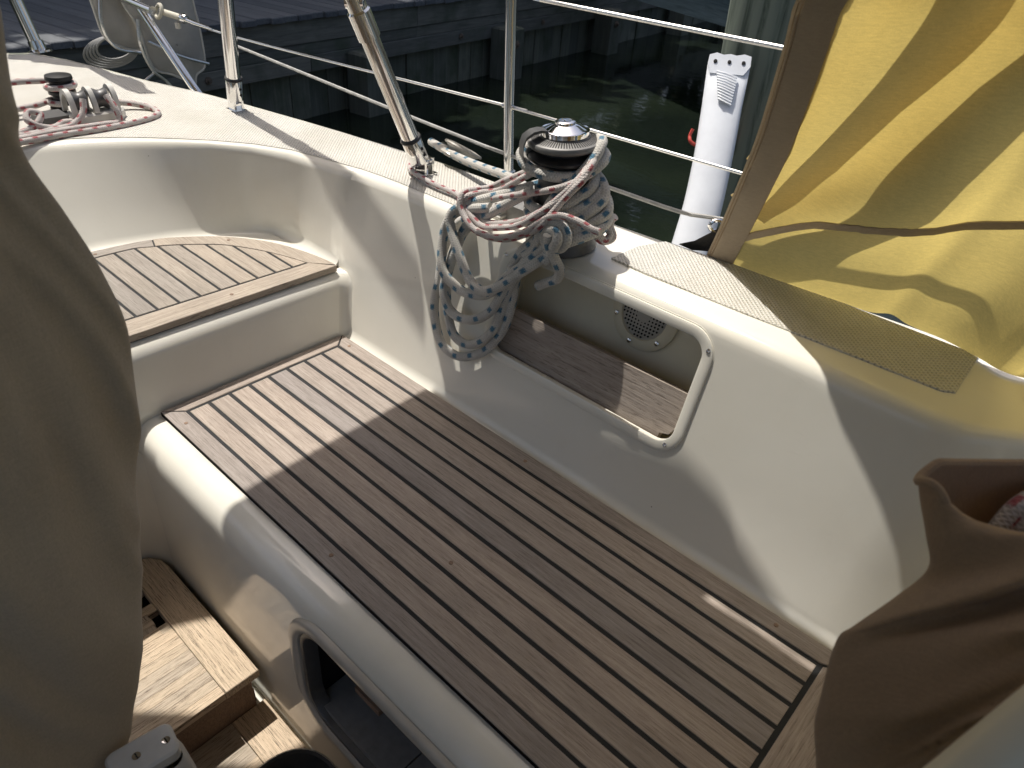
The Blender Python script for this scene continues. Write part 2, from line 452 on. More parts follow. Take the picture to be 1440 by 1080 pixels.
HOLE_X = (0.424, 0.886); HOLE_Z = (0.157, 0.367)
st = []
for x in (1.9, 1.75, 1.6, 1.5, 1.42, 1.35, 1.29, 1.24, 1.15, 1.05, 0.95, HOLE_X[1], 0.8, 0.7, 0.6, 0.5, HOLE_X[0], 0.35, 0.25, 0.15, 0.05, -0.03, -0.1175):
    flare = max(0, x - 1.26); fl = 0.9 * flare * flare / (flare + 0.12) if flare else 0
    gy = 0.805 + 0.03 * max(0, min(1, (x - 0.76) / 0.4)) if x > 0.76 else (0.776 + 0.028 * max(0, min(1, (x - 0.3) / 0.46)))
    st.append(((x, 0.457 + fl * 0.7, -0.012), (x, 0.46 + TAN * hz(x) + fl * 1.25, hz(x)), (x, gy + fl * 0.8)))
aft_B = [(-.1181, .4995), (-.17, .503), (-.25, .506), (-.335, .502), (-.398, .483), (-.442, .440), (-.475, .385), (-.502, .33), (-.525, .275), (-.553, .19), (-.576, .107), (-.586, 0), (-.59, -.15), (-.59, -.5), (-.59, -1.0)]
aft_T = [(-.1181, .562), (-.17, .555), (-.25, .544), (-.345, .522), (-.44, .477), (-.525, .415), (-.585, .358), (-.632, .31), (-.675, .26), (-.725, .18), (-.76, .10), (-.78, 0), (-.785, -.15), (-.785, -.5), (-.785, -1.0)]
aft_G = [(-.1181, .776), (-.18, .772), (-.28, .765), (-.40, .752), (-.56, .73), (-.80, .69), (-1.02, .645), (-1.24, .578), (-1.45, .535), (-1.64, .49), (-1.79, .43), (-1.87, .28), (-1.89, .0), (-1.89, -.5), (-1.89, -1.0)]
for B_, T_, G_ in zip(aft_B, aft_T, aft_G): st.append(((*B_, 0.1437), (*T_, hz(T_[0])), G_))
rows = []; deck_rows = []
for (bx, by, zb), (tx, ty, zt), (gx, gy) in st:
    d = Vector((tx - bx, ty - by)); L = d.length; d = d / L
    G2 = Vector((gx, gy)) - Vector((tx, ty)); Lg = G2.length; g = G2 / Lg
    p_in, p_b, p_t = Vector((-0.12, zb)), Vector((0, zb)), Vector((L, zt))
    p_out = Vector((L + 0.2, zt))
    fil = arc2(p_in, p_b, p_t, 0.026, 5)
    if zb > 0.1: pts2 = [p_in] + fil
    else: pts2 = [Vector((-0.05, zb))] + fil
    roll = arc2(p_b, p_t, p_out, 0.022, 6)
    lo, hi = fil[-1], roll[0]
    zs = [HOLE_Z[0], 0.21, 0.26, 0.31, HOLE_Z[1]]
    for zq in zs:
        f_ = (zq + 0.012) / (0.399 + 0.012); f0 = (lo.y - zb) / (zt - zb); f1 = (hi.y - zb) / (zt - zb)
        f_ = f0 + (f1 - f0) * max(0.01, min(0.99, (f_ - 0.07) / 0.875))
        zz = zb + f_ * (zt - zb)
        if zb < 0.1 and bx < 1.25: zz = zq if zq < hi.y else hi.y - 0.001
        pts2.append(Vector((L * (zz - zb) / (zt - zb), zz)))
    pts2 += roll
    row = [Vector((bx + d.x * p.x, by + d.y * p.x, p.y)) for p in pts2]
    tip = Vector((tx, ty))
    dz = 0
    for u in (0.12, 0.3, 0.5, 0.75, 0.95):
        q = tip + g * (Lg * u); row.append(Vector((q.x, q.y, zt - 0.004 * u * u)))
    q = tip + g * Lg
    row += [Vector((q.x, q.y, zt - 0.004)), Vector((q.x + g.x * .010, q.y + g.y * .010, zt - .008)), Vector((q.x + g.x * .014, q.y + g.y * .014, zt - .018)),
            Vector((q.x + g.x * .02, q.y + g.y * .02, zt - .06)), Vector((q.x + g.x * .05, q.y + g.y * .05, zt - .5)), Vector((q.x - g.x * .03, q.y - g.y * .03, -1.3))]
    rows.append(row)
    deck_rows.append((tip, g, Lg, zt))
hx = [i for i, s_ in enumerate(st) if abs(s_[0][0] - HOLE_X[1]) < 1e-6][0]
hx2 = [i for i, s_ in enumerate(st) if abs(s_[0][0] - HOLE_X[0]) < 1e-6][0]
r0 = 1 + 6
mb = MB(); mb.grid(rows, skip=lambda i, j: hx <= i < hx2 and r0 <= j < r0 + 4)
structure(mb, 'deck_moulding', 'gelcoat', angle=50)

# anti slip sheets let into the deck, 1.5 mm proud
def nonskid(name, rng, u_in, u_out, cut=None):
    rr = []
    for i in rng:
        tip, g, Lg, zt = deck_rows[i]
        r_ = []
        for u in [u_in + (u_out * Lg - u_in) * k / 6 for k in range(7)]:
            q = tip + g * u; r_.append(Vector((q.x, q.y, zt - 0.004 * (u / Lg) ** 2 + 0.0016)))
        rr.append(r_)
    mb = MB(); mb.grid(rr); return structure(mb, name, 'nonskid')
i_fwd = [i for i, s_ in enumerate(st) if abs(s_[0][0] - 0.25) < 1e-6][0]
nonskid('nonskid_sheet', range(i_fwd, len(st)), 0.022, 0.97)
mb = MB()
pp = [Vector(p) for p in ((0.618, 0.632), (0.70, 0.628), (0.90, 0.634), (1.10, 0.644), (1.235, 0.650), (1.252, 0.662), (1.250, 0.72), (1.247, 0.812), (1.0, 0.812), (0.70, 0.79), (0.645, 0.785), (0.622, 0.72))]
mb.prism([tuple(p) for p in pp], 0.3975, 0.4032, 0.0008)
structure(mb, 'nonskid_patch', 'nonskid')

# bench moulding: flat top, rolled front edge, front face with the opening of the cabin port
PORT_X = (0.567, 1.038); PORT_Z = (-0.345, -0.075)
def bench_sec(x):
    s_ = [(0.458, -0.0125), (0.30, -0.0125), (0.1, -0.0125), (-0.058, -0.0125)]
    for k in range(1, 9):
        a_ = math.pi / 2 * k / 8
        s_.append((-0.058 - 0.052 * math.sin(a_), -0.0125 - 0.055 * (1 - math.cos(a_))))
    s_ += [(-0.1105, PORT_Z[1]), (-0.112, -0.2), (-0.1135, PORT_Z[0]), (-0.116, -0.42), (-0.119, -0.56)]
    return [Vector((x, y, z)) for y, z in s_]
mb = MB()
xs = [1.9, 1.6, 1.3, PORT_X[1], 0.8, PORT_X[0], 0.4, 0.2, 0.0, -0.06]
mb.grid([bench_sec(x) for x in xs], skip=lambda i, j: 3 <= i < 5 and 12 <= j < 14)
# the foot well's rounded aft corner
sec = []
for k in range(9):
    a_ = math.pi / 2 * k / 8
    x, dy = -0.005 - 0.075 * math.sin(a_), -0.075 * (1 - math.cos(a_))
    sec.append([Vector((x, -0.058 - 0.052 * 1 + dy, -0.066)), Vector((x, -0.1135 + dy, -0.3)), Vector((x, -0.119 + dy, -0.56))])
mb.grid(sec)
structure(mb, 'bench_moulding', 'gelcoat', angle=40)

# helm step: riser with rolled nose, flat top
def riser(y):
    s_ = [(-0.084, -0.56), (-0.082, -0.10), (-0.043, -0.02), (-0.043, 0.0), (-0.047, 0.012), (-0.066, 0.090)]
    for k in range(1, 8):
        a_ = math.pi / 2 * k / 7
        s_.append((-0.068 - 0.042 * (1 - math.cos(a_)), 0.1005 + 0.0445 * math.sin(a_)))
    s_ += [(-0.2, 0.145), (-0.63, 0.145)]
    if y < -0.1: s_[2:4] = [(-0.080, -0.05), (-0.070, 0.0)]
    return [Vector((x, y, z)) for x, z in s_]
mb = MB(); mb.grid([riser(y) for y in (-1.2, -0.5, -0.12, -0.095, 0.1, 0.3, 0.45, 0.52)])
# concave corner where the riser meets the coaming
cor = []
for v_ in riser(0.2)[2:-1]:
    zz, xx = v_.z, v_.x; yy = 0.46 + TAN * zz + 0.002; r_ = 0.034
    cor.append([Vector((xx - 0.001 + r_ - r_ * math.cos(math.pi / 2 * k / 7), yy - r_ + r_ * math.sin(math.pi / 2 * k / 7), zz)) for k in range(8)])
mb.grid(cor)
structure(mb, 'helm_step_moulding', 'gelcoat', angle=40)

# far side of the foot well, so that it is lit and reflected like a real one
mb = MB(); mb.box((-0.08, -1.25, -0.56), (1.9, -0.95, -0.012)); structure(mb, 'opposite_bench_moulding', 'gelcoat', smooth=False)
mb = MB(); mb.box((1.55, -1.3, -0.56), (1.9, 0.55, 0.40)); structure(mb, 'cabin_bulkhead', 'gelcoat', smooth=False)
mb = MB(); mb.box((-0.2, -1.3, -0.60), (1.9, 0.0, -0.545)); structure(mb, 'footwell_floor', 'gelcoat', smooth=False)

# ------------------------------------------------------------------ slatted teak on the bench
LEN = 1.2767; GAP = 0.0045
bench = thing('bench_teak', 'long bench seat of weathered teak planks with black seams', 'seat', (0, 0, -0.012))
mb = MB(); mb.prism([(-0.035, -0.042), (LEN + 0.07, -0.042), (LEN + 0.07, 0.4405), (-0.035, 0.4405)], -0.0118, -0.0016)
o = part(mb, 'caulk', 'caulk', bench, smooth=False)
mb = MB(); mb.prism([(GAP, GAP), (LEN - GAP, GAP), (LEN - GAP, 0.05 - GAP), (GAP, 0.05 - GAP)], -0.008, 0.0, 0.0006)
pl0 = mb.build('plank', 'teak_x', None, smooth=False); pl0.parent = bench; pl0.location = (0, 0, 0.012)
for k in range(1, 8):
    q = pl0.copy(); C.objects.link(q); q.parent = bench; q.location = (0, 0.05 * k, 0.012)
W2 = 0.066
for pts, mt in (([(-0.035, -0.042), (LEN + W2, -0.042), (LEN, -GAP * .7), (0, -GAP * .7)], 'teak_x'),
                ([(0, 0.4 + GAP), (LEN, 0.4 + GAP), (LEN + W2, 0.4405), (-0.035, 0.4405)], 'teak_x'),
                ([(-0.035, -0.0395), (-GAP * .7, -0.001), (-GAP * .7, 0.401), (-0.035, 0.437)], 'teak_y'),
                ([(LEN + W2, -0.040), (LEN + GAP, -0.001), (LEN + GAP, 0.401), (LEN + W2, 0.437)], 'teak_y')):
    mb = MB(); mb.prism(pts, -0.009, 0.0003, 0.0010); part(mb, 'margin_board', mt, bench, smooth=False)
for x, y in ((0.038, -0.022), (0.55, -0.02), (0.71, 0.12), (0.02, 0.42), (0.62, 0.42), (1.19, 0.42)):
    mb = MB(); mb.lathe([(0.0042, 0.0), (0.0042, 0.0012), (0.0030, 0.0014)], (x, y, 0.0), n=10); part(mb, 'plug', 'teak_brown', bench)

# ------------------------------------------------------------------ teak on the helm step
step = thing('helm_step_teak', 'curved teak step at the stern corner, higher than the bench', 'step', (-0.3, 0.1, 0.145))
outer = catmull([(-.079, .470, 0), (-.115, .470, 0), (-.21, .452, 0), (-.31, .415, 0), (-.405, .345, 0), (-.472, .256, 0), (-.502, .188, 0), (-.517, .094, 0), (-.528, -.05, 0), (-.53, -.25, 0)], 5)
inner = catmull([(-.138, .424, 0), (-.20, .405, 0), (-.274, .375, 0), (-.355, .326, 0), (-.402, .275, 0), (-.437, .226, 0), (-.461, .180, 0), (-.480, .127, 0), (-.486, -.05, 0), (-.488, -.25, 0)], 5)
def sl(x, y):
    return (1.3287 + (x - 1.3287) * 1.0107, -.4902 + (y + .4902) * 1.0107)
outer = [sl(p.x, p.y) for p in outer]; inner = [sl(p.x, p.y) for p in inner]
ZT = 0.163
mb = MB(); mb.prism([sl(-0.0885, -.25)] + [sl(-.083, .468)] + outer[1:], 0.1451, ZT - 0.0016); part(mb, 'caulk', 'caulk', step, smooth=False)
mb = MB(); mb.prism([sl(-0.0875, -.25), sl(-.079, .4695), sl(-.1345, .4255), sl(-.1555, -.25)], 0.1475, ZT + .0003, 0.001); part(mb, 'margin_board', 'teak_step_y', step, smooth=False)
ks = [i for i, p in enumerate(inner) if p[1] > 0.19][-1]
mb = MB(); mb.prism(outer[1:ks + 1] + inner[:ks + 1][::-1], 0.1475, ZT + .0003, 0.0008); part(mb, 'margin_board', 'teak_step', step, smooth=False)
mb = MB(); mb.prism([(p[0], p[1] - 0.004) for p in outer[ks:]] + [(p[0], p[1] - 0.004) for p in inner[ks:]][::-1], 0.1475, ZT + .0003, 0.0008); part(mb, 'margin_board', 'teak_step_y', step, smooth=False)
def inner_x(y):
    for (x0, y0), (x1, y1) in zip(inner, inner[1:]):
        if y1 <= y <= y0: return x0 + (x1 - x0) * (y0 - y) / max(1e-6, y0 - y1)
    return inner[-1][0] if y < 0 else inner[0][0]
ly = [-.4902 + (y_ + .4902) * 1.0107 for y_ in (-.197, -.148, -.099, -.05, -.001, .047, .096, .145, .193, .240, .288, .336, .383, .424)]
for y0, y1 in zip(ly, ly[1:]):
    ya, yb = y0 + .0033, y1 - .0033
    ys = [ya + (yb - ya) * k / 4 for k in range(5)]
    fx = lambda y: -.1735 + (.021) * (y + .25) / .67 - .0048
    pts = [(fx(ya), ya), (fx(yb), yb)] + [(inner_x(y) + .0058, y) for y in ys[::-1]]
    if pts[1][0] - pts[2][0] < 0.002: pts = [pts[0], (pts[2][0] + 0.003, yb)] + pts[3:]
    mb = MB(); mb.prism(pts, 0.148, ZT, 0.0007); part(mb, 'plank', 'teak_step', step, smooth=False)
for x, y in (sl(-.375, .345), sl(-.50, .06), sl(-.11, .2)):
    mb = MB(); mb.lathe([(0.0045, 0), (0.0045, .0012), (.0032, .0014)], (x, y, ZT), n=10); part(mb, 'plug', 'teak_brown', step)

# ------------------------------------------------------------------ foot well boards
sole = thing('footwell_board', 'teak step board with slotted grating on the foot well floor', 'board', (0.15, -0.5, -0.545))
ZS = -0.40
arc_ = [(0.392, -0.128), (0.0, -0.128), (-0.03, -0.133), (-0.055, -0.150), (-0.068, -0.175), (-0.070, -0.204)]
mb = MB(); mb.prism(arc_ + [(0.392, -0.204)], ZS - 0.022, ZS, 0.0015); part(mb, 'margin_board', 'teak_floor_x', sole, smooth=False)
for k in range(9):
    x0 = 0.1725 + k * 0.0245
    x1 = x0 + 0.0240
    if k == 8: x1 = 0.392
    mb = MB(); mb.prism([(x0, -0.95), (x1, -0.95), (x1, -0.2052), (x0, -0.2052)], ZS - 0.02, ZS - 0.0003, 0.0002); part(mb, 'plank', 'teak_floor_y', sole, smooth=False)
# grating: slats crossing
for k in range(7):
    x0 = 0.150 - k * 0.036
    mb = MB(); mb.box((x0, -0.95, ZS - 0.02), (x0 + 0.0215, -0.226 if k % 1 == 0 else -0.2052, ZS - 0.0006)); part(mb, 'slat', 'teak_floor_y', sole, smooth=False)
for k in range(12):
    y0 = -0.262 - k * 0.052
    mb = MB(); mb.box((-0.07, y0, ZS - 0.021), (0.172, y0 + 0.034, ZS - 0.0016)); part(mb, 'slat', 'teak_floor_x', sole, smooth=False)
for k in range(4):
    x0 = 0.150 - k * 0.072
    mb = MB(); mb.box((x0 - 0.002, -0.2275, ZS - 0.0205), (x0 + 0.0238, -0.2055, ZS - 0.0011)); part(mb, 'slat', 'teak_floor_y', sole, smooth=False)
mb = MB(); mb.box((0.366, -0.95, -0.544), (0.382, -0.145, ZS - 0.0225)); part(mb, 'riser_board', 'teak_brown', sole, smooth=False)
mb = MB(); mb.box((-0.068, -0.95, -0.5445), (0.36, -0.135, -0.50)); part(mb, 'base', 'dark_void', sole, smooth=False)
low = thing('footwell_lower_board', 'lower teak floor board in front of the step board', 'board', (0.7, -0.5, -0.545))
mb = MB(); mb.prism([(0.384, -0.126), (1.5, -0.126), (1.5, -0.205), (0.384, -0.205)], -0.544, -0.520, 0.0012); part(mb, 'margin_board', 'teak_floor_x', low, smooth=False)
for k in range(14):
    x0 = 0.384 + k * 0.0505
    mb = MB(); mb.prism([(x0, -0.94), (x0 + 0.0501, -0.94), (x0 + 0.0501, -0.2063), (x0, -0.2063)], -0.5435, -0.5203, 0.0002); part(mb, 'plank', 'teak_floor_y', low, smooth=False)

# ------------------------------------------------------------------ cubby let into the coaming
cub = thing('cubby_locker', 'rectangular cubby hole with white rounded frame in the coaming', 'locker', tuple(face(0.655, 0.14)))
def fp(u, w, o):                                  # u along the bench, w up the slope of the face
    return face(u, w * COS, o)
def rrect(u0, u1, w0, w1, r, n=8):
    out = []
    for cx, cy, a0 in ((u1 - r, w1 - r, 0), (u0 + r, w1 - r, 90), (u0 + r, w0 + r, 180), (u1 - r, w0 + r, 270)):
        for k in range(n + 1):
            a_ = math.radians(a0 + 90 * k / n); out.append((cx + r * math.cos(a_), cy + r * math.sin(a_)))
    return out
def ring(outer_r, prof, pf):
    """outer_r = (u0,u1,w0,w1,r); prof = list of (inset, offset)"""
    u0, u1, w0, w1, r = outer_r; rows = []
    for ins, off in prof:
        rows.append([pf(u, w, off) for u, w in rrect(u0 + ins, u1 - ins, w0 + ins, w1 - ins, max(0.004, r - ins))])
    return rows
W0_, W1_ = 0.139 / COS, 0.384 / COS
mb = MB(); mb.grid(ring((0.400, 0.908, W0_, W1_, 0.055), [(-.0025, 0.0006), (-.002, -0.0004), (0.0003, -0.0002), (0.0006, -0.0026), (0.0014, -0.0032), (0.008, -0.0033), (0.0190, -0.0032), (0.0206, -0.0024), (0.0212, -0.001), (0.0213, 0.006), (0.0213, 0.010)], fp), close_u=True)
part(mb, 'frame', 'gelcoat', cub)
# shadow gap bead round the frame
for u, w in ((0.4135, 0.357 / COS), (0.8945, 0.352 / COS), (0.880, 0.160 / COS), (0.432, 0.157 / COS)):
    mb = MB(); mb.lathe([(0.0042, 0.0), (0.0042, 0.0012), (0.003, 0.0018), (0.0012, 0.0006)], fp(u, w, -0.0031), axis=-NF, n=12); part(mb, 'screw', 'steel', cub)
mb = MB()
i0, i1, j0, j1 = 0.424, 0.886, 0.157 / COS, 0.367 / COS
def lin(u, w, o): return fp(u, w, o)
qs = [fp(i0, j0, 0.001), fp(i1, j0, 0.001), fp(i1, j1, 0.001), fp(i0, j1, 0.001)]
bk = [face(0.40, 0.10, 0.10), face(0.915, 0.10, 0.10), face(0.915, 0.39, 0.10), face(0.40, 0.39, 0.10)]
mb.add(qs + bk, [(0, 1, 5, 4), (1, 2, 6, 5), (2, 3, 7, 6), (3, 0, 4, 7), (4, 5, 6, 7)]); part(mb, 'liner', 'liner', cub, smooth=False)
mb = MB()
pts = [(0.400, 0.115 / COS), (0.850, 0.115 / COS), (0.853, 0.166 / COS), (0.872, 0.172 / COS), (0.886, 0.20 / COS), (0.886, 0.258 / COS), (0.400, 0.252 / COS)]
f0 = [fp(u, w, 0.018) for u, w in pts]; f1 = [fp(u, w, 0.034) for u, w in pts]; n_ = len(pts)
mb.add(f0 + f1, [tuple(range(n_ - 1, -1, -1)), tuple(range(n_, 2 * n_))] + [(i, (i + 1) % n_, n_ + (i + 1) % n_, n_ + i) for i in range(n_)])
fb = part(mb, 'fiddle_board', 'teak_x', cub, smooth=False)
spk = thing('cockpit_speaker', 'round speaker grille on the back wall inside the cubby', 'speaker', (0.70, 0.683, 0.27))
sn = -NF; sc_ = face(0.712, 0.336, 0.0985)
mb = MB(); mb.lathe([(0.074, 0.0), (0.074, 0.006), (0.066, 0.011), (0.052, 0.011), (0.050, 0.007)], sc_, axis=sn, n=36, cap=False); part(mb, 'rim', 'liner', spk)
mb = MB(); mb.lathe([(0.051, 0.0), (0.051, 0.006), (0.03, 0.010), (0.004, 0.012)], sc_, axis=sn, n=36); part(mb, 'grille', 'porthole_grey', spk)
for k in range(6):
    a_ = 2 * math.pi * k / 6 + 0.3; q = sn.to_track_quat('Z', 'Y')
    mb = MB(); mb.lathe([(0.005, 0.0), (0.005, 0.003), (0.003, 0.004)], sc_ + q @ Vector((0.0625 * math.cos(a_), 0.0625 * math.sin(a_), 0.010)), axis=sn, n=8); part(mb, 'screw', 'steel', spk)
mb = MB()
for i in range(-6, 7):
    for j in range(-6, 7):
        if i * i + j * j < 40:
            q = sn.to_track_quat('Z', 'Y'); mb.lathe([(0.0022, 0.0), (0.0022, 0.0016)], sc_ + q @ Vector((i * 0.0075, j * 0.0075, 0.0095)), axis=sn, n=5)
o = part(mb, 'grille_holes', 'dark_void', spk, smooth=False, merge=False); o['kind'] = 'stuff'

# ------------------------------------------------------------------ port in the bench front
port = thing('cabin_port', 'oval grey framed port in the bench front above the foot well', 'window', (0.8, -0.112, -0.21))
def pf(u, w, off):
    return Vector((u, -0.1105 - 0.012 * (w + 0.08) * -1 * 0.9 - off if False else -0.1112 - off + (w + 0.085) * 0.012, w))
mb = MB(); mb.grid(ring((0.535, 1.07, -0.375, -0.045, 0.104), [(0, -0.004), (0.001, 0.003), (0.004, 0.007), (0.009, 0.0085), (0.022, 0.008), (0.028, 0.005), (0.0325, -0.006)], pf), close_u=True)
part(mb, 'frame', 'porthole_grey', port)
mb = MB(); mb.grid(ring((0.5665, 1.0385, -0.3455, -0.0745, 0.073), [(0, 0.0015), (0.003, 0.003), (0.010, 0.002), (0.013, -0.002), (0.014, -0.025)], pf), close_u=True)
part(mb, 'inner_ring', 'winch_grey', port)
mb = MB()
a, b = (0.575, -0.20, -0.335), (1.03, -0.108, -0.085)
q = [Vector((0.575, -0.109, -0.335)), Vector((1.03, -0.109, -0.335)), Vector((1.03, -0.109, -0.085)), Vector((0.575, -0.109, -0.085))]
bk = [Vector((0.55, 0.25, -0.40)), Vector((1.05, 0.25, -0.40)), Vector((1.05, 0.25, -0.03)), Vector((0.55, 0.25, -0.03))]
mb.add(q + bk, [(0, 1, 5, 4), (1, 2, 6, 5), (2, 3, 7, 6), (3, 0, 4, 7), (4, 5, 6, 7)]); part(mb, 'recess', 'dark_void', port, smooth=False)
mb = MB(); mb.box((0.576, -0.104, -0.36), (0.80, -0.02, -0.318)); mb.box((0.803, -0.104, -0.36), (1.03, -0.02, -0.318)); part(mb, 'ledge', 'grey_plastic', port, smooth=False)
mb = MB(); mb.box((0.645, -0.06, -0.27), (0.715, 0.02, -0.255)); part(mb, 'shelf_board', 'teak_brown', port, smooth=False)

# ================================================================== winch and its ropes
W0 = Vector((.505, .612, .3985)); WA = Vector((-.05, -.045, 1.0)).normalized()
QW = Vector((0, 0, 1)).rotation_difference(WA).to_matrix()
def wp(r, a, z): return W0 + QW @ Vector((r * math.cos(a), r * math.sin(a), z))
winch = thing('winch', 'self tailing winch with chrome top and grey ribbed rim on the coaming', 'winch', tuple(W0))
mb = MB(); mb.lathe([(0.072, 0), (0.072, 0.006), (0.068, 0.012), (0.066, 0.030), (0.060, 0.036)], W0, WA, 48); part(mb, 'base', 'winch_grey', winch)
mb = MB(); mb.lathe([(0.060, 0.036), (0.0605, 0.060), (0.054, 0.078), (0.0495, 0.098), (0.0485, 0.14), (0.0495, 0.165), (0.054, 0.176)], W0, WA, 48); part(mb, 'drum', 'winch_grey', winch)
mb = MB(); mb.lathe([(0.050, 0.168), (0.062, 0.172), (0.0685, 0.177), (0.0690, 0.1815), (0.064, 0.185), (0.052, 0.190), (0.050, 0.194), (0.056, 0.198)], W0, WA, 48); part(mb, 'lower_jaw', 'black_plastic', winch)
mb = MB(); mb.lathe([(0.052, 0.193), (0.064, 0.197), (0.0695, 0.2015), (0.0700, 0.2065), (0.068, 0.210), (0.045, 0.2185), (0.040, 0.2185)], W0, WA, 64); rim = part(mb, 'upper_jaw', 'winch_rim', winch)
mb = MB()
for k in range(76):                                # radial slots on the rim
    a_ = 2 * math.pi * k / 76
    for r0_, r1_ in ((0.0485, 0.0635),):
        z0_, z1_ = 0.2184 - (r0_ - 0.045) * 0.37 + 0.0004, 0.2184 - (r1_ - 0.045) * 0.37 + 0.0004
        w_ = 0.0011
        da0, da1 = w_ / r0_, w_ / r1_
        mb.add([wp(r0_, a_ - da0, z0_), wp(r0_, a_ + da0, z0_), wp(r1_, a_ + da1, z1_), wp(r1_, a_ - da1, z1_),
                wp(r0_, a_ - da0, z0_ - .002), wp(r0_, a_ + da0, z0_ - .002), wp(r1_, a_ + da1, z1_ - .002), wp(r1_, a_ - da1, z1_ - .002)],
               [(0, 1, 2, 3), (0, 4, 5, 1), (1, 5, 6, 2), (2, 6, 7, 3), (3, 7, 4, 0)])
slots = mb.build('rim_slots', 'dark_void', rim, smooth=False, merge=False); slots['kind'] = 'stuff'
mb = MB(); mb.lathe([(0.043, 0.2175), (0.0455, 0.220), (0.0455, 0.225), (0.0435, 0.2275), (0.038, 0.2295), (0.026, 0.2365), (0.0195, 0.239), (0.0195, 0.2425), (0.0165, 0.2445), (0.0125, 0.2445), (0.0115, 0.242), (0.0115, 0.234)], W0, WA, 48); cap = part(mb, 'top_cap', 'chrome', winch)
mb = MB(); mb.lathe([(0.0112, 0.2345), (0.0005, 0.2342)], W0, WA, 16); part(mb, 'socket', 'dark_void', winch)
# feeder arm over the rim
aa = math.radians(240)
arm = []
for r_, z_ in ((0.040, 0.2265), (0.052, 0.2285), (0.066, 0.2265), (0.080, 0.218), (0.0855, 0.204), (0.0860, 0.186), (0.080, 0.172)):
    arm.append([wp(r_, aa - 0.013 / r_, z_), wp(r_, aa + 0.013 / r_, z_), wp(r_ + .0006, aa + 0.013 / r_, z_ + .005), wp(r_ + .0006, aa - 0.013 / r_, z_ + .005)])
mb = MB(); mb.grid(arm, close_u=True); part(mb, 'feeder_arm', 'winch_grey', winch, angle=60)
mb = MB(); mb.lathe([(0.030, .2275), (0.046, .2285), (0.046, .2255)], W0, WA, 40, cap=False); part(mb, 'arm_ring', 'chrome', winch)

